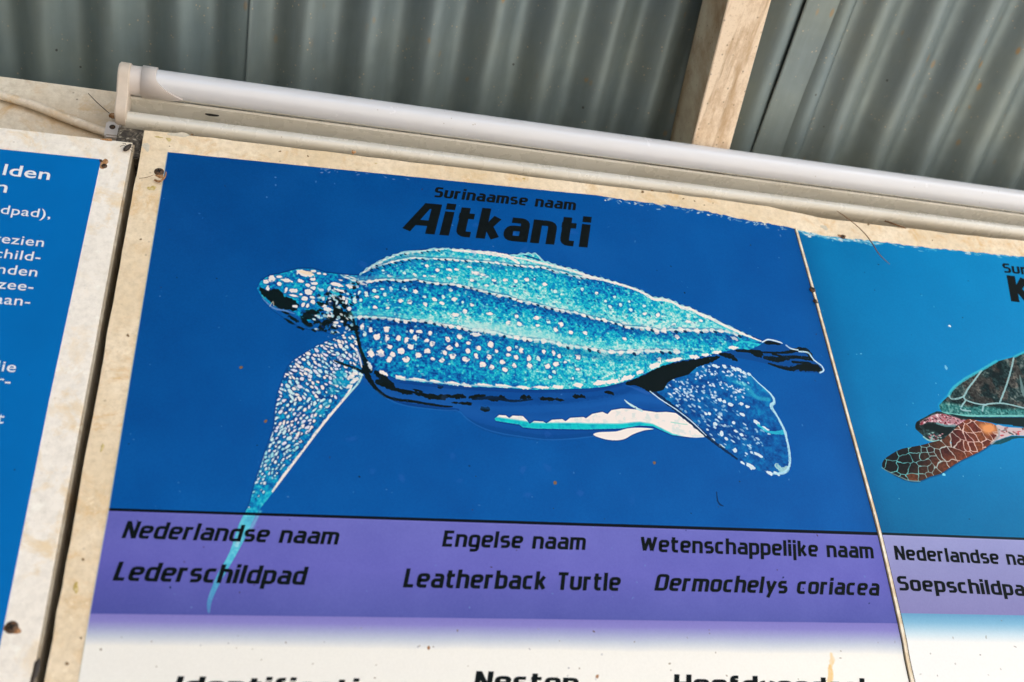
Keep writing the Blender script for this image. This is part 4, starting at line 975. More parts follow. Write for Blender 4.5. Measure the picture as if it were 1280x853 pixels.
# ------------------------------------------------------------------ lettering: stroked squared-off italic alphabet
XH, CAPH, DESC = 7.0, 10.3, -3.1
G = {
 'a': (6, [([(0.6, 7), (6, 7), (6, 0)], 0), ([(6, 3.9), (0, 3.9), (0, 0), (6, 0)], 0)]),
 'b': (6, [([(0, 10.3), (0, 0)], 0), ([(0, 7), (6, 7), (6, 0), (0, 0)], 0)]),
 'c': (5.2, [([(5.4, 7), (0, 7), (0, 0), (5.4, 0)], 0)]),
 'd': (6, [([(6, 10.3), (6, 0)], 0), ([(6, 7), (0, 7), (0, 0), (6, 0)], 0)]),
 'e': (6, [([(0, 3.6), (6, 3.6), (6, 7), (0, 7), (0, 0), (5.8, 0)], 0)]),
 'f': (3.4, [([(0.6, 0), (0.6, 10.3), (3.8, 10.3)], 0), ([(-0.9, 7), (3.6, 7)], 0)]),
 'g': (6, [([(6, 0), (0, 0), (0, 7), (6, 7), (6, -3.1), (0.6, -3.1)], 0)]),
 'h': (6, [([(0, 10.3), (0, 0)], 0), ([(0, 7), (6, 7), (6, 0)], 0)]),
 'i': (0.3, [([(0, 7), (0, 0)], 1), ([(0, 10.55), (0, 10.85)], 1)]),
 'j': (0.3, [([(0, 7), (0, -3.1), (-1.4, -3.1)], 1), ([(0, 10.55), (0, 10.85)], 1)]),
 'k': (5.4, [([(0, 10.3), (0, 0)], 0), ([(0, 3.7), (2.2, 3.7), (5.0, 7.6)], 2), ([(2.2, 3.7), (5.4, -0.6)], 2)]),
 'l': (0.3, [([(0, 10.3), (0, 0)], 1)]),
 'm': (10, [([(0, 7), (0, 0)], 1), ([(0, 7), (10, 7), (10, 0)], 0), ([(5, 7), (5, 0)], 1)]),
 'n': (6, [([(0, 7), (0, 0)], 1), ([(0, 7), (6, 7), (6, 0)], 0)]),
 'o': (6, [([(3, 7), (0, 7), (0, 0), (6, 0), (6, 7), (3, 7)], 0)]),
 'p': (6, [([(0, 7), (0, -3.1)], 1), ([(0, 7), (6, 7), (6, 0), (0, 0)], 0)]),
 'r': (3.6, [([(0, 7), (0, 0)], 1), ([(0, 7), (4.0, 7)], 1)]),
 's': (5.2, [([(5.3, 7), (0, 7), (0, 3.6), (5.4, 3.6), (5.4, 0), (0, 0)], 0)]),
 't': (3.9, [([(0.8, 9.6), (0.8, 0), (4.6, 0)], 0), ([(-1.2, 7), (4.6, 7)], 0)]),
 'u': (6, [([(0, 7), (0, 0), (6, 0), (6, 7)], 0)]),
 'v': (6, [([(0, 7.8), (3, 0), (6, 7.8)], 2)]),
 'y': (6, [([(0, 7.8), (3.1, 0)], 2), ([(6.2, 7.8), (1.6, -4.0)], 2)]),
 'z': (5.4, [([(0, 7), (5.4, 7), (0, 0), (5.4, 0)], 2)]),
 'A': (8.2, [([(-1.2, -0.2), (4.2, 10.0), (7.6, 10.0), (7.6, 0)], 2), ([(1.2, 2.9), (7.4, 2.9)], 1)]),
 'D': (6.8, [([(0, 0), (0, 10), (6.8, 10), (6.8, 0), (0, 0)], 0)]),
 'E': (5.6, [([(6, 10), (0, 10), (0, 0), (6, 0)], 2), ([(0, 5.1), (5.4, 5.1)], 1)]),
 'H': (6.8, [([(0, 10.3), (0, 0)], 1), ([(6.8, 10.3), (6.8, 0)], 1), ([(0, 5.1), (6.8, 5.1)], 1)]),
 'I': (0.3, [([(0, 10.3), (0, 0)], 1)]),
 'K': (6.4, [([(0, 10.3), (0, 0)], 1), ([(0, 5), (2.4, 5), (6.2, 10.6)], 2), ([(2.4, 5), (6.6, -0.6)], 2)]),
 'L': (4.8, [([(0, 10.3), (0, 0), (5.4, 0)], 2)]),
 'N': (6.6, [([(0, 0), (0, 10.3)], 1), ([(0.3, 10.9), (6.3, -0.7)], 2), ([(6.6, 0), (6.6, 10.3)], 1)]),
 'S': (6, [([(6.4, 10), (0, 10), (0, 5.1), (6, 5.1), (6, 0), (-0.4, 0)], 0)]),
 'T': (6, [([(-0.6, 10), (6.8, 10)], 1), ([(3.1, 10), (3.1, 0)], 1)]),
 'W': (11, [([(0, 10.3), (2.2, -0.2)], 2), ([(2.2, -0.2), (5.5, 9.5)], 2), ([(5.5, 9.5), (8.0, -0.2)], 2), ([(8.0, -0.2), (11, 10.6)], 2)]),
 ' ': (2.6, []),
}
def round_path(p, r, closed=False):
    out = [p[0]]
    for i in range(1, len(p)-1):
        a, b, c = np.array(p[i-1], float), np.array(p[i], float), np.array(p[i+1], float)
        la, lc = np.linalg.norm(a-b), np.linalg.norm(c-b)
        rr = min(r, la/2, lc/2)
        s_, e_ = b+(a-b)/la*rr, b+(c-b)/lc*rr
        for k in range(5):
            t = k/4; out.append(tuple((1-t)**2*s_+2*t*(1-t)*b+t*t*e_))
    out.append(p[-1]); return out
def lettering(parent, text, p0, p1, cap_px, mat, slant=0.21, weight=2.3, y=-0.0006, label=None, gap=1.25):
    weight *= 1.22; cap_px *= 1.03
    """one line of lettering as thin flat shapes lying on the print; p0/p1: where its baseline begins and ends on the photograph"""
    a = np.array(bxz(*p0)); b = np.array(bxz(*p1))
    top = np.array(bxz(p0[0]+(p0[0]-507)*0.0, p0[1]-cap_px))
    caph = abs(top[1]-a[1])
    bar = min(0.88, 2.35/weight); sv = caph/(10.6+weight*bar)                 # metres per unit, vertical
    xpos = []; x = weight/2
    for ch in text:
        wd, _ = G[ch]; xpos.append(x); x += wd+weight+gap
    total = x-gap-weight/2
    L = np.linalg.norm(b-a); sh = L/total; d = (b-a)/L
    verts, faces = [], []; layer = 0
    for ch, xo in zip(text, xpos):
        for path, kind in G[ch][1]:
            pts = round_path(path, max(2.0, weight*0.62)) if (kind == 0 and len(path) > 2) else list(path)
            pts = [np.array((q[0], q[1]*1.1 if q[1] <= 7 else 7.7+(q[1]-7)*0.9), float) for q in pts]
            pts = [pts[0]]+[q for p_, q in zip(pts, pts[1:]) if np.linalg.norm(q-p_) > 1e-3]
            closed = np.allclose(pts[0], pts[-1]) and len(pts) > 3
            if not closed:
                for e0, e1 in ((0, 1), (-1, -2)):
                    dv = pts[e0]-pts[e1]
                    if abs(dv[0]) < 1e-6: pts[e0] = pts[e0]+np.array([0, math.copysign(weight*bar*0.5, dv[1])])
            n = len(pts); hw = weight/2
            base = len(verts)
            for i, q in enumerate(pts):
                if closed: t0 = pts[i]-pts[i-1] if i else pts[-1]-pts[-2]; t1 = pts[i+1]-pts[i] if i < n-1 else pts[1]-pts[0]
                else: t0 = pts[i]-pts[i-1] if i else pts[1]-pts[0]; t1 = pts[i+1]-pts[i] if i < n-1 else pts[-1]-pts[-2]
                t0 = t0/np.linalg.norm(t0); t1 = t1/np.linalg.norm(t1)
                n0 = np.array([-t0[1], t0[0]]); n1 = np.array([-t1[1], t1[0]])
                mv = n0+n1; mv = mv/max(1e-6, mv@mv)*2
                if np.linalg.norm(mv) > 1.6: mv = mv/np.linalg.norm(mv)*1.6
                # stems a little heavier than bars
                mv = mv*np.array([1.04, bar])
                for sgn in (1, -1):
                    u = q+mv*hw*sgn
                    X_ = (u[0]+xo)*sh+u[1]*sv*slant; Z_ = (u[1]+weight*bar*0.5)*sv
                    pos = a+d*X_+np.array([0, 1.0])*Z_
                    verts.append((pos[0], y-0.00001*(layer % 12), pos[1]))
            for i in range(n-1):
                k = base+2*i
                faces.append((k, k+1, k+3, k+2))
            layer += 1
    me = mesh_of('lettering', verts, faces)
    bm = bmesh.new(); bm.from_mesh(me); 
    for f_ in bm.faces:
        f_.normal_update()
        if f_.normal.y > 0: f_.normal_flip()
    bm.to_mesh(me); bm.free()
    o = obj('lettering', me, mat, parent)
    if label: o['label'] = label
    return o

# ------------------------------------------------------------------ screws
def screw_head(parent, px, py, rad=0.0042, y=-0.0016, rot=0.5, stain=True, label=None):
    x, z = bxz(px, py)
    bm = bmesh.new(); seg = 20
    prof = [(rad, 0.0), (rad*.98, -0.0006), (rad*.8, -0.0013), (rad*.5, -0.0017)]
    rings = [[bm.verts.new((x+r*math.cos(k*2*math.pi/seg), y+0.0015+yy, z+r*math.sin(k*2*math.pi/seg))) for k in range(seg)] for r, yy in prof]
    for a, b in zip(rings, rings[1:]):
        for k in range(seg): bm.faces.new((a[k], a[(k+1) % seg], b[(k+1) % seg], b[k]))
    c = bm.verts.new((x, y+0.0015-0.0018, z))
    for k in range(seg): bm.faces.new((rings[-1][k], rings[-1][(k+1) % seg], c))
    o = obj('screw', bm_mesh('screw', bm, True), M['screw'], parent)
    if label: o['label'] = label
    bm = bmesh.new()
    for q in range(2):
        an = rot+q*math.pi/2; l, t = rad*.55, rad*.13
        vs = [bm.verts.new((x+u*math.cos(an)-v*math.sin(an), y-0.00065-0.00002*q, z+u*math.sin(an)+v*math.cos(an))) for u, v in ((-l, -t), (l, -t), (l, t), (-l, t))]
        bm.faces.new(vs)
    obj('cross_slot', bm_mesh('cross_slot', bm), M['dark'], o)
    return o
def blob(name, parent, px, py, rx, rz, mat, y=-0.0012, seed=0, th=0.0004, plane=0.0):
    """small irregular thin crust (rust bleed, droppings, dirt)"""
    q0 = at_y(px, py, plane); x, z = q0[0], q0[2]; rs = random.Random(seed)
    bm = bmesh.new(); n = 18
    ph = [rs.uniform(0, 6) for _ in range(3)]
    pts = []
    for k in range(n):
        t = k*2*math.pi/n
        r = 1+.22*math.sin(2*t+ph[0])+.16*math.sin(3*t+ph[1])+.1*math.sin(5*t+ph[2])
        pts.append((x+rx*r*math.cos(t), z+rz*r*math.sin(t)))
    o_ = [bm.verts.new((a, y, b)) for a, b in pts]
    i_ = [bm.verts.new((x+(a-x)*.6, y-th, z+(b-z)*.6)) for a, b in pts]
    for k in range(n): bm.faces.new((o_[k], o_[(k+1) % n], i_[(k+1) % n], i_[k]))
    bm.faces.new(i_)
    return obj(name, bm_mesh(name, bm, True), mat, parent)

# ------------------------------------------------------------------ the big sign board with the two turtle prints
TXT_Y = -0.0010
def turtle_board():
    th = thing('turtle_sign', 'wide cream-framed board with two blue sea turtle pictures under the tube lamp', 'sign', (0, 0, 0))
    xl_b = bxz(60, 853)[0]
    rs = random.Random(3)
    def edge(a, b, n, j):
        return [(a[0]+(b[0]-a[0])*k/n+rs.uniform(-j, j), a[1]+(b[1]-a[1])*k/n+rs.uniform(-j, j)) for k in range(n)]
    tl = (-0.1295, 0.6245)
    tops = [tl, (0.2, 0.6262), (0.44, 0.6270), (0.512, 0.6262), (0.573, 0.6190), (0.713, 0.6198), (0.845, 0.6220), (1.35, 0.6240)]
    outl = []
    for a, b in zip(tops, tops[1:]): outl += edge(a, b, max(2, int((b[0]-a[0])/0.02)), 0.0005)
    outl += [(1.35, 0.624), (1.35, -0.16)]
    bl = (xl_b - 0.002, -0.16)
    outl += [bl] + edge((bl[0], bl[1]), tl, 46, 0.0005)[1:]
    board = obj('board', prism_xz('board', outl, -0.0004, 0.033, 0.0007), M['board'], th)
    board['label'] = 'stained cream painted board edge'
    # print outlines
    seam = [(993.5, 286.8), (1015, 363), (1052.3, 500), (1090.8, 640), (1104, 693), (1114.8, 740), (1127.5, 797), (1138.5, 853)]
    sz = [bxz(*p) for p in seam]
    seam_b = sz + [(sz[-1][0]-0.001, 0.0), (sz[-1][0]-0.003, -0.15)]
    left = [bxz(*p) for p in [(209.3, 191), (172.8, 413), (136, 636), (112.3, 767), (103.5, 820)]]
    left = left + [(left[-1][0], -0.15)]
    top = [bxz(*p) for p in [(380, 208.3), (560, 226.4), (692.8, 240), (746, 245), (785.8, 251.6), (825.6, 256.4), (865.4, 261.7), (900, 269), (960, 280.5)]]
    def ragged(pts, j, x_from):
        out = []
        for a, b in zip(pts, pts[1:]):
            n = max(1, int(abs(b[0]-a[0])/0.004))
            for k in range(n):
                jj = j if a[0]+(b[0]-a[0])*k/n > x_from else j*0.12
                out.append((a[0]+(b[0]-a[0])*k/n, a[1]+(b[1]-a[1])*k/n+rs.uniform(-jj, jj)))
        out.append(pts[-1]); return out
    P1 = leatherback(); M1 = print_material('leatherback_print', P1)
    t1 = ragged([left[0]]+top+[sz[0]], 0.0011, 0.33)
    poly = t1 + seam_b[1:] + left[::-1][:-1]
    me = prism_xz('turtle_print', poly, -0.0009, -0.0003); set_uv(me, P1)
    o = obj('turtle_print', me, M1, th); o['label'] = 'blue print of a white-spotted leatherback turtle above a purple name band'
    P2 = green_turtle(); M2 = print_material('green_turtle_print', P2)
    top2 = [bxz(*p) for p in [(995.2, 288.4), (1018, 293), (1040, 297), (1100, 303), (1160, 310.5), (1220, 316.5), (1280, 322), (1420, 335)]] + [(1.02, 0.592), (1.25, 0.592)]
    poly = ragged(top2, 0.0009, 0.0) + [(1.25, -0.15)] + [(x+0.0012, z) for x, z in seam_b[::-1]][:-1]
    me = prism_xz('turtle_print', poly, -0.0009, -0.0003); set_uv(me, P2)
    o = obj('turtle_print', me, M2, th); o['label'] = 'brighter blue print of a brown and green turtle, cut off by the right edge'
    # seam strip
    q = catmull(seam_b, 6, False)
    verts, faces = [], []
    prof = [(-0.0017, -0.0008), (-0.0012, -0.0022), (0.0, -0.0019), (0.0012, -0.0022), (0.0017, -0.0008)]
    for i, p in enumerate(q):
        wf = 0.78 + 0.55*i/len(q)
        for u, yy in prof: verts.append((p[0]+0.0006+u*wf, yy, p[1]))
    k = len(prof)
    for i in range(len(q)-1):
        for j in range(k-1): faces.append((i*k+j, i*k+j+1, (i+1)*k+j+1, (i+1)*k+j))
    st = Mat('seam_strip', 0.5, 0.4)
    st.color(st.mix(st.ramp(st.noise(90, 4), [(0.35, 0.0), (0.6, 1.0)]), (0.86, 0.79, 0.65), (0.66, 0.52, 0.34)))
    so = obj('seam_strip', mesh_of('seam_strip', verts, faces), st.m, th)
    verts = []; faces = []
    for i, p in enumerate(q):
        wf = 0.78 + 0.55*i/len(q)
        for u in (-0.0026, 0.0026): verts.append((p[0]+0.0006+u*wf, -0.00105, p[1]))
    for i in range(len(q)-1): faces.append((2*i, 2*i+1, 2*i+3, 2*i+2))
    dm = flat('dark_joint', (0.035, 0.028, 0.022), 0.8, 0.2, 0, 0.5, 400)
    obj('joint_lines', mesh_of('joint_lines', verts, faces), dm, th)  # thin dark lines flanking the seam strip
    # lettering
    K = M['ink']
    W = [('Surinaamse naam', (541.6, 247.3), (719, 263.9), 12.8, .22, 2.6),
         ('Aitkanti', (506, 291), (735.6, 310.6), 38, .22, 2.75),
         ('Nederlandse naam', (152.3, 673.4), (421.8, 681.6), 21, .20, 2.2),
         ('Lederschildpad', (141, 726.5), (380.7, 732), 23.2, .20, 2.3),
         ('Engelse naam', (552.5, 684), (731.3, 688.2), 20.2, .20, 2.2),
         ('Leatherback Turtle', (503.8, 735), (775, 739.5), 23, .20, 2.3),
         ('Wetenschappelijke naam', (800, 690.2), (1092, 698.8), 19.6, .17, 2.2),
         ('Dermochelys coriacea', (817.9, 739), (1098.4, 745.4), 20.8, .36, 2.3),
         ('Identificatie', (216, 869), (470, 872), 22.5, .20, 2.4),
         ('Nesten', (592, 863), (722, 866), 23, .20, 2.4),
         ('Hoofdvoedsel', (842, 867), (1082, 871), 23, .18, 2.4),
         ('Surinaamse naam', (1254, 341.5), (1410, 357), 11.5, .2, 2.3),
         ('Krape', (1264, 377.5), (1400, 393), 31, .2, 3.1),
         ('Nederlandse naam', (1119, 700.3), (1312, 708.8), 17, .13, 2.2),
         ('Soepschildpad', (1122.6, 738.6), (1296, 746.5), 18, .13, 2.3)]
    for t_, a, b, hgt, sl, wt in W:
        lettering(th, t_, a, b, hgt, K, sl, wt, TXT_Y, 'black slanted lettering reading '+t_)
    # grime, lichen and chips on the painted edge
    lich = Mat('yellow_lichen', 0.8, 0.1); lich.color(lich.ramp(lich.noise(420, 4, .7), [(0.35, (0.62, 0.52, 0.30)), (0.6, (0.46, 0.34, 0.10))]))
    grey = Mat('grey_filler', 0.8, 0.1); grey.color(grey.ramp(grey.noise(300, 4, .7), [(0.35, (0.48, 0.45, 0.38)), (0.6, (0.60, 0.54, 0.43))]))
    grim = Mat('brown_grime', 0.8, 0.1); grim.color(grim.ramp(grim.noise(420, 4, .7), [(0.35, (0.10, 0.06, 0.03)), (0.65, (0.30, 0.20, 0.11))]))
    for k_, (px, py, a_, b_, mt) in enumerate([(183, 184, .0030, .0050, grey), (198, 172, .0032, .0011, lich), (211, 175, .0026, .0020, lich), (224, 169, .0090, .0028, grey), (212, 183.5, .0006, .0005, grim), (240, 169, .0010, .0016, grim),
            (803, 240.5, .0020, .0015, grim), (815, 239, .0016, .0011, grim), (838, 240, .0014, .0008, grim), (854, 249, .0012, .0009, grim), (868, 252, .0009, .0009, grim), (880, 257, .0007, .0007, grim), (891, 254.5, .0007, .0007, grim),
            (1030, 285, .0046, .0028, grey), (1085, 281, .0016, .0014, grim), (1180, 293, .0070, .0007, grey), (1165, 301, .0008, .0008, grim), (350, 190, .0012, .0009, grim), (385, 196, .0009, .0011, grim), (470, 205, .0011, .0008, lich), (655, 224, .0014, .0010, lich),
            (160, 420, .0010, .0014, grim), (128, 560, .0012, .0030, lich), (104, 700, .0009, .0010, grim), (95, 735, .0016, .0040, lich), (84, 830, .0010, .0012, grim), (176, 300, .0008, .0010, grim), (190, 236, .0034, .0028, lich), (101.5, 798, .0007, .0007, grim)]):
        blob('stain', th, px, py, a_, b_, mt.m, -0.0005-0.00001*k_, 40+k_, 0.00015)
    # screws and their rust
    blob('rust_stain', th, 200, 221, .004, .0022, M['rust'], -0.0007, 5)
    screw_head(th, 199, 215.5, .0044, -.0016, 0.4, label='dark cross-head screw near the top left corner')
    blob('rust_stain', th, 1052, 296, .0042, .003, M['rust'], -0.0007, 8)
    screw_head(th, 1053, 297, .0032, -.0016, 1.0, label='brown screw head right of the seam')
    screw_head(th, 1014.5, 363.5, .0033, -.0030, .2, label='upper screw on the seam strip')
    screw_head(th, 1017.5, 377.5, .0020, -.0030, .8, label='small lower tack on the seam strip')
    return th
BOARD = turtle_board()

# ------------------------------------------------------------------ the smaller sign at left
def text_line(parent, body, end, base_px, x_start, cap_m, bold, label):
    """upright sans lettering, right end on the given photograph point"""
    cu = bpy.data.curves.new('lettering', 'FONT'); cu.body = body
    cu.align_x = 'LEFT'; cu.size = 1.0; cu.offset = 0.012 if bold else 0.003
    cu.space_character = 1.04
    cu.resolution_u = 4
    tmp = bpy.data.objects.new('tmp', cu); COL.objects.link(tmp)
    bpy.context.view_layer.update()
    dg = bpy.context.evaluated_depsgraph_get()
    me = bpy.data.meshes.new_from_object(tmp.evaluated_get(dg))
    bpy.data.objects.remove(tmp); bpy.data.curves.remove(cu)
    me.name = 'lettering'
    vs = np.array([v.co[:] for v in me.vertices])
    s = cap_m/0.73
    ex, ez = bxz(end, base_px)
    xm = vs[:, 0].max()
    wx = s*(1.30 if bold else 1.17)
    for v, c in zip(me.vertices, vs):
        v.co = (ex+(c[0]-xm)*wx, -0.0022, ez+c[1]*s)
    bm = bmesh.new(); bm.from_mesh(me)
    for f_ in bm.faces:
        f_.normal_update()
        if f_.normal.y > 0: f_.normal_flip()
    bm.to_mesh(me); bm.free()
    me.materials.clear()
    o = obj('lettering', me, M['white_ink'], parent); o['label'] = label
def left_sign():
    th = thing('information_sign', 'white-bordered blue text sign at the left edge, beside the turtle board', 'sign', (-0.3, 0, 0.3))
    th.location = (0, 0, 0)
    rt = bxz(165.5, 179.5); rb = bxz(40, 853)
    tlz = bxz(0, 161)[1]
    sl = (rb[0]-rt[0])/(rb[1]-rt[1])
    rbot = (rt[0]+(-0.16-rt[1])*sl, -0.16)
    poly = [rt, rbot, (-0.62, -0.16), (-0.62, tlz-0.002), (bxz(0, 161)[0], tlz)]
    obj('sheet', prism_xz('sheet', poly, -0.0012, 0.0006, 0.0004), M['white_sheet'], th)
    fr = [(rt[0]+0.0016, rt[1]+0.0006), (rbot[0]+0.0016, -0.158), (-0.61, -0.158), (-0.61, tlz+0.0006)]
    obj('backing_frame', prism_xz('backing_frame', fr, 0.0016, 0.034, 0.0008), M['frame_side'], th)
    pr = [bxz(126.5, 201), bxz(62, 500), bxz(0, 810)]
    pl = (pr[0][0]-0.1, bxz(0, 188.3)[1])
    z188 = bxz(0, 188.3)
    slope = (pr[2][0]-pr[0][0])/(pr[2][1]-pr[0][1])
    bb = (pr[2][0]+(-0.12-pr[2][1])*slope, -0.12)
    poly = [z188, pr[0], pr[1], pr[2], bb, (-0.60, -0.12), (-0.60, z188[1]+0.002)]
    bm_ = Mat('blue_sign_print', 0.42, 0.05)
    c = bm_.mix(bm_.ramp(bm_.noise(9, 4), [(0.3, 0.0), (0.7, 1.0)]), lin((0, 104, 178)), lin((0, 97, 168)))
    c = bm_.mix(bm_.math('MULTIPLY', bm_.ramp(bm_.voro(60), [(0.03, 1.0), (0.05, 0.0)]), .7), c, lin((20, 50, 70)))
    bm_.color(c); bm_.bump(bm_.noise(60, 3, 0.5), 0.08, 0.002)
    f = obj('blue_field', prism_xz('blue_field', poly, -0.0018, -0.0010), bm_.m, th)
    L = [('lden', 62, 227, .0125, True), ('n', 8.6, 243, .0125, True), ('dpad),', 63, 275.2, .0096, False), ('gezien', 54.5, 310.6, .0096, False),
         ('child-', 50.2, 328.8, .0096, False), ('nden', 46.2, 347.8, .0096, False), ('zee-', 41.4, 366.0, .0096, False), ('aan-', 37.4, 384.6, .0096, False),
         ('lie', 19.6, 467, .0096, False), ('r-', 12.8, 484.5, .0096, False), ('t', 4.8, 531, .0096, False)]
    for t_, ex, by, cp, bo in L:
        text_line(th, t_, ex, by, 0, cp, bo, 'white lettering reading '+t_)
    blob('rust_stain', th, 129.5, 206, .0034, .0052, M['rust'], -0.0013, 2)
    screw_head(th, 130.5, 209, .0026, -.0023, .3, label='small rusted screw at the corner of the blue field')
    screw_head(th, 126.5, 203, .0016, -.0023, .9, label='tiny pale nail head above the rusted screw')
    o = blob('rust_stain', th, 15.5, 786, .0052, .0038, M['rust'], -0.0014, 12)
    screw_head(th, 15, 785, .0043, -.0026, .5, label='dark cross-head screw at the lower left')
    blob('chipped_spot', th, 134, 176, .0042, .0018, M['rust'], -0.0013, 21)
    blob('chipped_spot', th, 44, 842, .002, .010, M['bug'], -0.0013, 31)
    return th
left_sign()

# ------------------------------------------------------------------ tube lamp
def lamp():
    th = thing('tube_lamp', 'white fluorescent-style tube lamp on a cream batten along the top of the boards', 'lamp', (0, 0, 0))
    yc, zc, r = -0.0125, 0.6722, 0.0130
    xe = at_y(192, 100, yc)[0]
    X1 = 1.36
    circ = [(yc+r*math.cos(t), zc+r*math.sin(t)) for t in np.linspace(0, 2*math.pi, 41)[:-1]]
    # batten: folded channel with a rounded nose and a groove under the tube
    prof = [(0.0355, 0.6325), (0.0080, 0.6312), (0.0020, 0.6314), (-0.0016, 0.6326), (-0.0036, 0.6350), (-0.0042, 0.6380), (-0.0036, 0.6412), (-0.0014, 0.6436), (0.0050, 0.6440), (0.0160, 0.6450), (0.0175, 0.6500), (0.0160, 0.6550), (0.0010, 0.6582), (-0.0020, 0.6590), (-0.0030, 0.6610), (0.0010, 0.6660), (0.0355, 0.6660)]
    bx0 = at_y(159, 130, -0.004)[0]
    obj('batten', sweep_x('batten', prof, bx0, X1, True, 8), M['batten'], th)
    # clear-ended diffuser
    obj('diffuser', sweep_x('diffuser', circ, xe-0.004, X1, True, 8), M['tube'], th)
    # thin housing lip under the diffuser
    lip = [(yc+(r+.0004)*math.cos(t), zc+(r+.0004)*math.sin(t)) for t in np.linspace(R(-50), R(-66), 7)]
    lip += [(yc+(r-.0006)*math.cos(t), zc+(r-.0006)*math.sin(t)) for t in np.linspace(R(-66), R(-50), 7)]
    obj('housing_lip', sweep_x('housing_lip', lip, xe, X1, True, 8), M['batten'], th)
    # end cap: a plate of rounded outline enclosing tube and channel
    xa = at_y(145.5, 120, -0.012)[0]; xb = at_y(161, 120, -0.012)[0]
    capo = []
    for t in np.linspace(R(20), R(215), 22): capo.append((yc+(r+.0026)*math.cos(t), zc+(r+.0022)*math.sin(t)))
    capo += [(-0.0160, 0.6520), (-0.0125, 0.6400), (-0.0090, 0.6345), (-0.0040, 0.6318), (0.0040, 0.6312), (0.0070, 0.6330), (0.0080, 0.6680), (0.008, 0.682)]
    cap = sweep_x('end_cap', capo, xa, xb, False, 1)
    bm = bmesh.new(); bm.from_mesh(cap)
    es = [e for e in bm.edges if abs(e.verts[0].co.x-e.verts[1].co.x) < 1e-6]
    bmesh.ops.bevel(bm, geom=es, offset=0.0011, segments=3, affect='EDGES')
    bm.to_mesh(cap); bm.free()
    for p in cap.polygons: p.use_smooth = True
    cap.set_sharp_from_angle(angle=R(40))
    obj('end_cap', cap, M['cap'], th)
    ring = lambda rr: [(yc+rr*math.cos(t), zc+rr*math.sin(t)) for t in np.linspace(0, 2*math.pi, 37)[:-1]]
    xc = at_y(177, 115, yc)[0]
    obj('lamp_holder', sweep_x('lamp_holder', ring(r+.0006), xb-0.0005, xc, True), M['holder'], th)
    # collar with a curved tongue along the underside of the tube
    verts, faces = [], []
    nt = 44; R2 = r+.0014
    xd = at_y(194, 115, yc)[0]; xt = at_y(226, 135, yc)[0]
    for k in range(nt+1):
        t = 2*math.pi*k/nt
        ang = abs(((t-R(278)+math.pi) % (2*math.pi))-math.pi)      # distance from the tongue's angle
        reach = xd + (xt-xd)*max(0, 1-ang/R(80))**1.9
        for x, rr in ((xc-0.0006, R2), (reach, R2), (reach, r+.0001)):
            verts.append((x, yc+rr*math.cos(t), zc+rr*math.sin(t)))
    for k in range(nt):
        for j in range(2): faces.append((3*k+j, 3*k+j+1, 3*k+4+j, 3*k+3+j))
    me = mesh_of('collar', verts, faces, True); me.set_sharp_from_angle(angle=R(35))
    o = obj('collar', me, M['holder'], th)
    so = o.modifiers.new('wall', 'SOLIDIFY'); so.thickness = 0.0006
    # knock-out slots in the channel
    for px, py, wd, hh, yy in ((265, 144.0, .0065, .0016, 0.0012), (604, 203.5, .0065, .0014, -0.0003)):
        bm = bmesh.new(); q = at_y(px, py, yy)
        prof_ = [(math.cos(t)*wd, math.sin(t)*hh*(1.0 if math.sin(t) < 0 else .35)) for t in np.linspace(0, 2*math.pi, 17)[:-1]]
        vs = [bm.verts.new((q[0]+a, q[1], q[2]+b)) for a, b in prof_]
        bm.faces.new(vs)
        r_ = bmesh.ops.extrude_face_region(bm, geom=list(bm.faces))
        for v in r_['geom']:
            if isinstance(v, bmesh.types.BMVert): v.co.y -= 0.0008
        obj('slot', bm_mesh('slot', bm), M['dark'], th)
    return th
lamp()

# ------------------------------------------------------------------ cable on the beam, its clip, small debris
def cable():
    yy = YB-0.006
    pts = [tuple(at_y(px, py, yy)) for px, py in [(-40, 104), (0, 119), (40, 131), (80, 147), (110, 158), (133, 166), (141, 169)]]
    z_ = pts[0][2]+0.004
    pts = [(-0.92, yy, z_-0.006), (-0.7, yy, z_-0.002), (-0.5, yy, z_+0.001), (-0.36, yy, z_+0.001)]+pts
    q = catmull(pts, 4, False)
    o = obj('cable', tube_mesh('cable', [tuple(p) for p in q], 0.0042, 14), M['conduit'])
    tag(o, 'painted-over cable running diagonally down across the beam at the far left', 'cable')
cable()
def clip():
    th = thing('cable_clip', 'small pale plastic block with a rusty screw below the lamp end cap', 'clip', (0, 0, 0))
    a = at_y(133.5, 152, YB-0.012); b = at_y(148.5, 173, YB-0.012)
    bm = bmesh.new(); box_bm(bm, a[0], b[0], YB-0.014, YB-0.0005, b[2], a[2])
    bmesh.ops.bevel(bm, geom=list(bm.edges), offset=0.0015, segments=3, affect='EDGES')
    obj('block', bm_mesh('block', bm, False), M['holder'], th)
    c = at_y(140.5, 159, YB-0.014); bm = bmesh.new()
    bmesh.ops.create_uvsphere(bm, u_segments=14, v_segments=8, radius=0.0028)
    for v in bm.verts: v.co = Vector((c[0]+v.co.x, c[1]+v.co.y*0.4, c[2]+v.co.z))
    obj('screw', bm_mesh('screw', bm, True), M['screw'], th)
    c = at_y(141, 145, YB-0.008); bm = bmesh.new()
    bmesh.ops.create_uvsphere(bm, u_segments=12, v_segments=8, radius=0.0034)
    for v in bm.verts: v.co = Vector((c[0]+v.co.x*1.1, c[1]+v.co.y*0.7, c[2]+v.co.z*.8+.0006*math.sin(v.co.x*3000)))
    obj('nail_head', bm_mesh('nail_head', bm, True), M['rust'], th)
clip()
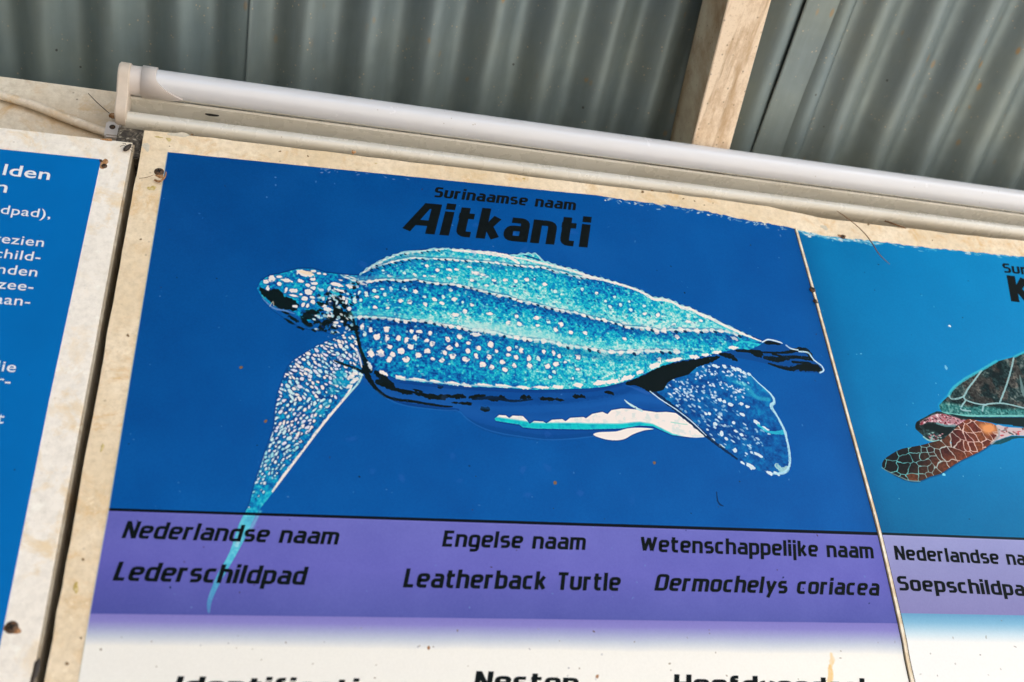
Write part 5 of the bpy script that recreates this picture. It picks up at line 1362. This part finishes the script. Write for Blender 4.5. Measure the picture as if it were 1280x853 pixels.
def shim():
    a = at_y(149, 154, YB-0.004); b = at_y(182, 176, YB-0.004)
    bm = bmesh.new(); box_bm(bm, -0.1535, -0.1312, 0.0070, YB-0.0004, 0.596, 0.6310)
    bmesh.ops.bevel(bm, geom=list(bm.edges), offset=0.001, segments=2, affect='EDGES')
    m = Mat('peeled_dark_wood', 0.75, 0.3)
    f = m.ramp(m.noise(160, 5, 0.7, None, 1.5), [(0.42, (0.035, 0.03, 0.025)), (0.56, (0.10, 0.085, 0.065)), (0.68, (0.40, 0.36, 0.29))])
    m.color(f); m.bump(m.noise(200, 4), .6, .001)
    o = obj('wooden_block', bm_mesh('wooden_block', bm), m.m)
    tag(o, 'dark block of peeling wood in the gap under the lamp end cap', 'wood block')
shim()
def stalk(name, pts, rads, label, cat, mat):
    P_ = catmull([(*p[:3],) for p in pts], 5, False)
    rr = np.interp(np.linspace(0, 1, len(P_)), np.linspace(0, 1, len(rads)), rads)
    o = obj(name, tube_mesh(name, [tuple(p) for p in P_], 0, 6, list(rr)), mat)
    tag(o, label, cat)
pt = lambda px, py, y: tuple(at_y(px, py, y))
stalk('dry_stalk', [pt(1046, 264, -.004), pt(1062, 275, -.006), pt(1079, 290, -.008), pt(1090, 304, -.010), pt(1099, 318, -.012), pt(1112, 330.5, -.010)], [.0004, .0005, .0005, .0006, .0005, .0003], 'thin dry brown stalk hanging over the top edge of the right blue picture', 'stalk', M['twig'])
stalk('dry_stalk', [pt(1094, 273, .02), pt(1108, 277, .004), pt(1124, 282.5, -.003), pt(1136, 287, .002)], [.0003, .0009, .0009, .0003], 'short brown sliver stuck below the lamp right of the dry stalk', 'sliver', M['twig'])
stalk('dark_thread', [pt(110.5, 117, YB-.003), pt(120, 127, YB-.006), pt(130, 136, YB-.006), pt(137, 142, YB-.005)], [.0003, .0004, .0004, .0003], 'fine dark thread on the beam left of the lamp end cap', 'thread', M['bug'])
stalk('pale_thread', [pt(174, 223, -.001), pt(183, 222, -.003), pt(192, 219, -.003)], [.0002, .00025, .0002], 'hair-thin fibre reaching left from the dark corner screw', 'thread', M['twig'])
def curl():
    stalk('curled_husk', [pt(193, 225, -.002), pt(199, 227, -.004), pt(204, 224, -.005), pt(207, 219, -.004), pt(207.5, 215, -.003)], [.0007, .0013, .0009, .0007, .0004], 'curled brown husk beneath the dark corner screw', 'husk', M['rust'])
curl()
def insect(label, px, py, y, size, rot):
    th = thing('dead_insect', label, 'insect', tuple(at_y(px, py, y)))
    bm = bmesh.new(); bmesh.ops.create_uvsphere(bm, u_segments=12, v_segments=8, radius=1)
    for v in bm.verts:
        a, b = v.co.x*size, v.co.z*size*.42*(1-.25*v.co.x)
        v.co = Vector((a*math.cos(rot)-b*math.sin(rot), v.co.y*size*.35, a*math.sin(rot)+b*math.cos(rot)))
    obj('body', bm_mesh('body', bm, True), M['bug'], th)
    for k in range(4):
        t = rot+math.pi/2*(1 if k % 2 else -1)+(.35 if k > 1 else -.35)
        p = [(0, 0, 0), (math.cos(t)*size*.7, -size*.3, math.sin(t)*size*.7), (math.cos(t+.2)*size*1.2, 0, math.sin(t+.2)*size*1.2)]
        obj('leg', tube_mesh('leg', p, size*.05, 5), M['bug'], th)
insect('dark dead insect on the top right corner of the left sign border', 159.5, 184.5, -.0035, .0052, 1.0)
insect('tiny dead insect on the white tube near the rafter', 799, 178, -.0245, .0020, .3)
insect('speck-sized insect beside the lower seam screw', 1021, 378, -.0035, .0018, 0)
for x_, y_, r_, lb in [(442, 190.5, .0018, 'small ochre mud speck on the lamp batten left of centre'), (264, 0, 0, None)]:
    if lb: tag(blob('mud_speck', None, x_, y_, r_, r_*1.5, M['rust'], -.0046, 4, .0006, -.0044), lb, 'speck')
